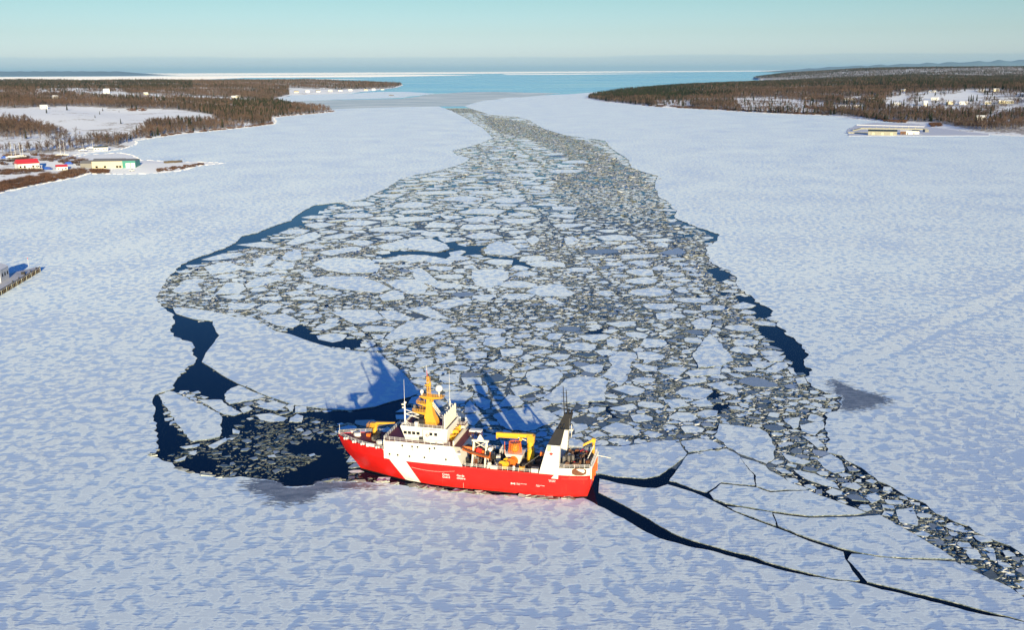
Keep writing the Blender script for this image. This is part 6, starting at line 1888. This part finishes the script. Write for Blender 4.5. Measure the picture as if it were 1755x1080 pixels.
for i, x in enumerate((508, 527, 545, 566, 583, 600, 627, 640, 655)):
    house('cottage', 'l', x, 158.5 - i * .62, 20, 12, 6, 4, M['siding'] if i % 3 else M['creamsiding'], M['roofsnow'] if i % 2 else M['roofgrey'],
          f"{'white' if i % 3 else 'cream'} cottage with {'snowy' if i % 2 else 'grey'} roof on the far point, {['first','second','third','fourth','fifth','sixth','seventh','eighth','last'][i]} from the left", .15 * (i % 3), 'cottages on the far point')
# blue tarpaulins and dark vans
for k, (x, y, sx, lab) in enumerate(((78, 290, 14, 'big bright blue tarpaulin between the red-roofed buildings'), (8, 271, 8, 'small blue tarpaulin behind the laid-up boats'), (118, 281, 9, 'dark blue covered boat behind the red-roofed shed'))):
    P = land_at('l', x, y); e = empty('tarpaulin', tuple(P), view_turn(P) - .2)
    r_ = random.Random(k); mb = MB(); G = 8
    for i in range(G + 1):
        for j in range(5):
            u, v = i / G, j / 4
            mb.v.append(((u - .5) * sx, (v - .5) * sx * .45, max(0, 2.6 * math.sin(math.pi * v) ** .6 * math.sin(math.pi * (u * .96 + .02)) ** .4 + r_.uniform(-.25, .25)) if 0 < i < G and 0 < j < 4 else 0))
    for i in range(G):
        for j in range(4): a = i * 5 + j; mb.f.append((a, a + 5, a + 6, a + 1)); mb.sm.append(False)
    mb.build('cover', M['blue'], e); MB().box((0, 0, .7), (sx * .8, sx * .3, 1.3)).build('load', M['brown'], e)
    tag(e, lab, 'tarpaulin')
# laid-up yachts with masts
def yacht(x, y, L, mast_h, label, turn):
    P = land_at('l', x, y); e = empty('laid_up_yacht', tuple(P), view_turn(P) + turn)
    mb = MB(); K = 8
    for i in range(K + 1):
        t = i / K; w = L * .14 * math.sin(math.pi * min(1, .18 + t * .82)) ** .7 if t < 1 else .03
        xx = (t - .5) * L
        mb.v += [(xx, -w, 2.9), (xx, -w * .6, 1.7), (xx, 0, 1.1), (xx, w * .6, 1.7), (xx, w, 2.9)]
    for i in range(K):
        for j in range(4): a = i * 5 + j; mb.f.append((a, a + 5, a + 6, a + 1)); mb.sm.append(True)
        a = i * 5; mb.f.append((a, a + 4, a + 9, a + 5)); mb.sm.append(False)
    mb.build('hull', M['siding'], e)
    MB().box((-.05 * L, 0, 3.2), (L * .4, L * .15, .7)).build('cabin', M['siding'], e)
    if mast_h: MB().tube((.08 * L, 0, 2.9), (.08 * L, 0, mast_h), .16, .12, 6).build('mast', M['cream'], e)
    for q in (-.25, .25): MB().box((q * L, 0, .8), (.3, 1.6, 1.6)).build('cradle', M['timber'], e)
    tag(e, label, 'boat', 'laid-up yachts at the boatyard')
for x, y, L, mh, lab, tn in ((19, 272, 11, 19, 'laid-up yacht with leaning mast, leftmost in the yard', .4), (26, 272, 10, 17, 'white yacht laid up second from the left', .3), (34, 271, 12, 18, 'white yacht laid up in the middle of the row', -.2),
                             (39, 271, 10, 15, 'short-masted yacht at the right end of the row', .5), (103, 268, 11, 17, 'yacht with tall mast behind the red-roofed shed', .2), (110, 268, 11, 18, 'yacht with the tallest mast near the inlet bank', -.3),
                             (142, 260, 10, 11, 'yacht laid up on the inlet bank', .1), (158, 256, 14, 12, 'long white motor yacht left of the low dark-roofed shed', .0)):
    yacht(x, y, L, mh, lab, tn)
# truck and dinghy on the spit
def pickup(which, x, y, mat, label, turn, z=None):
    P = land_at(which, x, y); e = empty('parked_truck', tuple(P), view_turn(P) + turn)
    MB().hexa([(-2.6, -1, .6), (2.6, -1, .6), (2.6, 1, .6), (-2.6, 1, .6), (-2.6, -1, 1.4), (2.5, -1, 1.3), (2.5, 1, 1.3), (-2.6, 1, 1.4)]).build('body', mat, e)
    MB().hexa([(-.6, -.95, 1.35), (1.3, -.95, 1.35), (1.3, .95, 1.35), (-.6, .95, 1.35), (-.3, -.85, 2.1), (.8, -.85, 2.1), (.8, .85, 2.1), (-.3, .85, 2.1)]).build('cab', M['glass'], e)
    for sx in (-1.7, 1.7):
        for sy in (-1, 1): MB().tube((sx, sy * .8, .45), (sx, sy * 1.02, .45), .45, .45, 10).build('wheel', M['black'], e)
    tag(e, label, 'truck')
pickup('l', 226, 293, M['siding'], 'white truck parked on the spit below the green bay', .3)
pickup('l', 236, 281, M['black'], 'dark truck beside the green end bay', .8)
pickup('r', 1660, 228, M['siding'], 'white truck on the wharf approach road', .2)
# breakwater timbers and stones on the spit
mb = None
for k, (x0, y0, x1, y1, lab) in enumerate(((282, 279.5, 298, 278.5, 'low timber stack on the spit, left of the pair'), (299, 278.5, 311, 278, 'low timber stack on the spit, right of the pair'))):
    A_, B_ = land_at('l', x0, y0), land_at('l', x1, y1); c = (A_ + B_) / 2; Lx = float(np.hypot(*(B_ - A_)[:2]))
    e = empty('timber_stack', tuple(c), math.atan2((B_ - A_)[1], (B_ - A_)[0]))
    for i in range(6): MB().box((0, (i % 3 - 1) * 1.3, .7 + 1.1 * (i // 3)), (Lx * random.uniform(.8, 1), 1.1, 1.0)).build('beam', M['timber'], e)
    tag(e, lab, 'timber')

# ---- pier at the left border
front = [gp(70, 466), gp(0, 508), gp(-130, 590)]
A_, B_, C_ = front
zt = 2.6
e = empty('pier', (A_[0], A_[1], 0), math.atan2((B_ - A_)[1], (B_ - A_)[0]))
tag(e, 'snow-covered timber-faced pier jutting in from the left border', 'pier')
Lp = float(np.hypot(*(B_ - A_)[:2])) ; Lt = Lp * 2.2
bk = gp(17, 468.5, zt); rel = Matrix.Rotation(-e.rotation_euler[2], 2) @ Vector((bk[0] - A_[0], bk[1] - A_[1]))
Wd = -abs(rel.y) if rel.y < 0 else abs(rel.y); sgn = 1 if Wd > 0 else -1
wA = gp(61, 458, zt); relA = Matrix.Rotation(-e.rotation_euler[2], 2) @ Vector((wA[0] - A_[0], wA[1] - A_[1]))
poly = [(0, 0), (Lt, 0), (Lt, Wd * 1.1), (rel.x, Wd), (relA.x, relA.y)]
if sgn < 0: poly = poly[::-1]
MB().prism(poly, zt - .35, zt).build('deck', M['concrete'], e)
inner = [(x + (.6 if x < 1 else 0), y + sgn * .6 * (1 if abs(y) < 1 else -1)) for x, y in poly]
MB().prism(inner, -.5, zt - .35).build('crib', M['timber'], e)
MB().box((Lt / 2, sgn * .2, zt + .15), (Lt, .4, .3)).build('kerb_beam', M['timber'], e)
for i in range(int(Lt / 2.4)):
    MB().box((1 + 2.4 * i, -sgn * .02, 1.2), (.5, .45, 2.6 + random.uniform(-.2, .3))).build('fender_post', M['timber'] if i % 3 else M['timberpale'], e)
for z in (.7, 1.6): MB().box((Lt / 2, sgn * .3, z), (Lt, .3, .3)).build('waling', M['timber'], e)
for i in range(5):
    x = 3 + 9 * i; MB().tube((x, sgn * 1.2, zt), (x, sgn * 1.2, zt + .7), .3, .25, 8).build('bollard', M['black'], e)
Q = gp(40, 470, zt); o = MB().box((0, 0, .6), (1.8, 1.2, 1.2)).build('crate', M['darksteel'])
o.location = (Q[0], Q[1], zt); tag(o, 'dark crate standing on the snowy pier', 'crate')
Q = gp(49, 457.5, zt); mb = MB().tube((0, 0, 0), (0, 0, 4.5), .09, .06, 6); o = mb.build('marker_pole', M['rail']); o.location = (Q[0], Q[1], zt); MB().tube((0, 0, 4.5), (0, 0, 5.0), .2, .2, 8).build('lamp', M['red'], o)
tag(o, 'thin marker pole at the far edge of the pier', 'pole')
Q = gp(-6, 481, zt)
e2 = empty('pier_building', (Q[0], Q[1], zt), e.rotation_euler[2])
MB().box((0, 0, 3.2), (12, 8.5, 6.4)).build('walls', M['concrete'], e2)
MB().add([(-6.3, -4.6, 6.4), (6.3, -4.6, 6.4), (6.3, 0, 8.2), (-6.3, 0, 8.2), (-6.3, 4.6, 6.4), (6.3, 4.6, 6.4)], [(0,1,2,3),(3,2,5,4),(0,3,4),(1,5,2),(0,4,5,1)]).build('roof', M['roofsnow'], e2)
for i in range(3): MB().box((-4 + 3.5 * i, sgn * -4.28, 3.4), (1.4, .12, 1.8)).build('window', M['glass'], e2)
tag(e2, 'pale building at the root of the pier, cut by the left border', 'building')

# ---- wharf on the right shore
Zw = lambda p: zz(1440, 190, .1795, p)
zw = 0.62
pts = [gp(x, y, zw)[:2] for x, y in Zw([(80, 236), (60, 205), (95, 160), (200, 125), (330, 112), (700, 118), (860, 140), (1240, 195), (1430, 215), (1400, 236), (700, 236)])]
e = empty('wharf', (float(pts[0][0]), float(pts[0][1]), 0)); tag(e, 'snow-covered wharf with pale timber breakwaters on the right shore', 'wharf')
pl_ = [(float(x - pts[0][0]), float(y - pts[0][1])) for x, y in pts]
ar = sum(pl_[i][0] * pl_[(i + 1) % len(pl_)][1] - pl_[(i + 1) % len(pl_)][0] * pl_[i][1] for i in range(len(pl_)))
MB().prism(rough_edge(pl_ if ar > 0 else pl_[::-1], 7, 2.2), -.5, zw).build('deck', M['roofsnow'], e)
def wbeam(a, c, h, t, mat, nm):
    A_, B_ = gp(*Zw([a])[0], zw), gp(*Zw([c])[0], zw); m_ = (A_ + B_) / 2; L_ = float(np.hypot(*(B_ - A_)[:2]))
    MB().box((m_[0] - pts[0][0], m_[1] - pts[0][1], zw + h / 2), (L_, t, h), math.atan2((B_ - A_)[1], (B_ - A_)[0])).build(nm, mat, e)
wbeam((190, 172), (830, 178), 2.0, 4, M['timberpale'], 'breakwater'); wbeam((130, 190), (190, 172), 2.0, 4, M['timberpale'], 'breakwater')
wbeam((75, 212), (320, 214), 1.8, 4, M['timberpale'], 'breakwater'); wbeam((160, 135), (800, 152), 1.2, 4, M['roofsnow'], 'snow_bank')
wbeam((798, 200), (834, 200), 4.5, 12, M['roofgrey'], 'end_block')
for i in range(9): wbeam((215 + 62 * i, 171), (222 + 62 * i, 171), 2.8, 1.0, M['timberpale'], 'pile')
Pq = gp(*Zw([(402, 228)])[0], zw)
e3 = empty('wharf_shed', tuple(Pq), view_turn(Pq)); gable(-22, 22, -8, 8, 6.0, 2.6, M['timberpale'], M['roofdark'], e3)
for x in (-14, 0, 14): MB().box((x, -8.06, 2.2), (4, .12, 3.8)).build('door', M['beige'], e3)
tag(e3, 'long beige wharf shed with dark roof', 'building')
for x, y, w_, lab in ((600, 222, 9, 'small dark hut between the wharf shed and the white huts'), (643, 222, 12, 'white wharf hut, left one of the pair'), (703, 220, 16, 'white wharf hut with dark roof, right one of the pair')):
    Pq = gp(*Zw([(x, y)])[0], zw); e4 = empty('wharf_hut', tuple(Pq), view_turn(Pq))
    gable(-w_/2, w_/2, -4, 4, 5, 1.6, M['siding'] if w_ > 10 else M['brown'], M['roofdark'] if w_ > 14 else M['roofsnow'], e4)
    MB().box((0, -4.06, 1.3), (1.4, .12, 2.4)).build('door', M['darksteel'], e4); tag(e4, lab, 'building')
# ---- houses above the right shore
HR = [(1595, 222, 34, 14, 9, 'big cream house with two gables near the right border'), (1642, 222, 20, 14, 9, 'cream house just right of the big gabled house'), (1410, 126, 22, 12, 6, 'white farmhouse high on the snowy slope'), (1530, 124, 20, 14, 8, 'pale yellow house high on the slope behind small spruces'),
      (1270, 228, 24, 13, 8, 'white house under the row of dark spruces'), (1155, 226, 20, 13, 8, 'grey-sided house left of the spruces'), (962, 240, 13, 12, 14, 'narrow tall white house above the scrub'), (1040, 192, 24, 12, 7, 'broad house with snowy roof above the tall white house'),
      (783, 122, 18, 11, 6, 'sunlit orange-cream house in the right woods'), (1020, 130, 24, 12, 5, 'long white bungalow in the wood clearing'), (1465, 226, 16, 12, 7, 'cream cottage left of the big gabled house'), (1412, 352, 22, 13, 8, 'white house by the wharf road'),
      (1722, 56, 20, 12, 6, 'russet house high near the right border'), (350, 192, 44, 14, 4, 'long low white shed in the right woods, left one'), (520, 192, 36, 14, 4, 'long low white shed in the right woods, right one'), (300, 262, 16, 12, 7, 'greenish house close to the right shore'),
      (430, 254, 26, 12, 5, 'low white house beside the greenish one'), (735, 232, 24, 12, 5, 'low house at the foot of the snow slope'), (20, 190, 22, 12, 6, 'reddish house at the left end of the right woods')]
for x, y, w_, d_, h_, lab in HR:
    px_, py_ = Z8([(x, y)])[0]
    wall = M['creamsiding'] if 'cream' in lab or 'yellow' in lab else M['rust'] if 'russet' in lab or 'reddish' in lab else M['beige'] if 'greenish' in lab or 'grey' in lab else M['siding']
    house('hillside_house', 'r', px_, py_, w_ * .8, d_ * .8, h_ * .75, 3.2, wall, M['roofsnow'], lab, random.uniform(-.4, .4), 'houses above the right shore', wins=3)
for x, y, s, w_ in ((1310, 205, .75, 'left of the four dark spruces by the white house'), (1328, 208, .95, 'tallest of the four dark spruces by the white house'), (1345, 206, .8, 'third of the four dark spruces by the white house'), (1375, 200, .85, 'right of the four dark spruces by the white house'), (1440, 150, .7, 'small spruce below the farmhouse'), (1460, 150, .6, 'smaller spruce below the farmhouse')):
    px_, py_ = Z8([(x, y)])[0]; tree_thing(land_at('r', px_, py_), s * 1.5, 6 + x % 3, w_, 'spruces by the hillside houses')
# small craft on the far bay ice and the distant sand bar
for x, y, L_, lab in ((446, 167.5, 40, 'long dark hull frozen in on the bay ice'), (671, 163.5, 26, 'small dark islet of scrub off the bar')):
    Pq = gp(x + 0, y, .3)
    o = MB().hexa([(-L_/2, -4, 0), (L_/2, -4, 0), (L_/2, 4, 0), (-L_/2, 4, 0), (-L_/2 + 5, -3, 3.2), (L_/2 - 6, -3, 2.6), (L_/2 - 6, 3, 2.6), (-L_/2 + 5, 3, 3.2)]).build('barge' if 'hull' in lab else 'islet', M['timber'])
    o.location = tuple(Pq); tag(o, lab, 'barge' if 'hull' in lab else 'islet')
# ================================================================== thin haze over the whole harbour
hz, n, l, b = new_mat('thin_sea_haze')
n.clear()
pv = n.new('ShaderNodeVolumePrincipled'); om = n.new('ShaderNodeOutputMaterial')
pv.inputs['Color'].default_value = (0.42, 0.74, 1.0, 1)
pv.inputs['Density'].default_value = 0.000008
pv.inputs['Anisotropy'].default_value = 0.0
l.new(pv.outputs[0], om.inputs['Volume'])
HB = 205000.0
o = MB().hexa([(-HB, -3000, -1), (HB, -3000, -1), (HB, HB, -1), (-HB, HB, -1), (-HB, -3000, 700), (HB, -3000, 700), (HB, HB, 700), (-HB, HB, 700)]).build('haze', hz)
tag(o, 'thin pale haze over the frozen harbour', 'haze', kind='stuff')
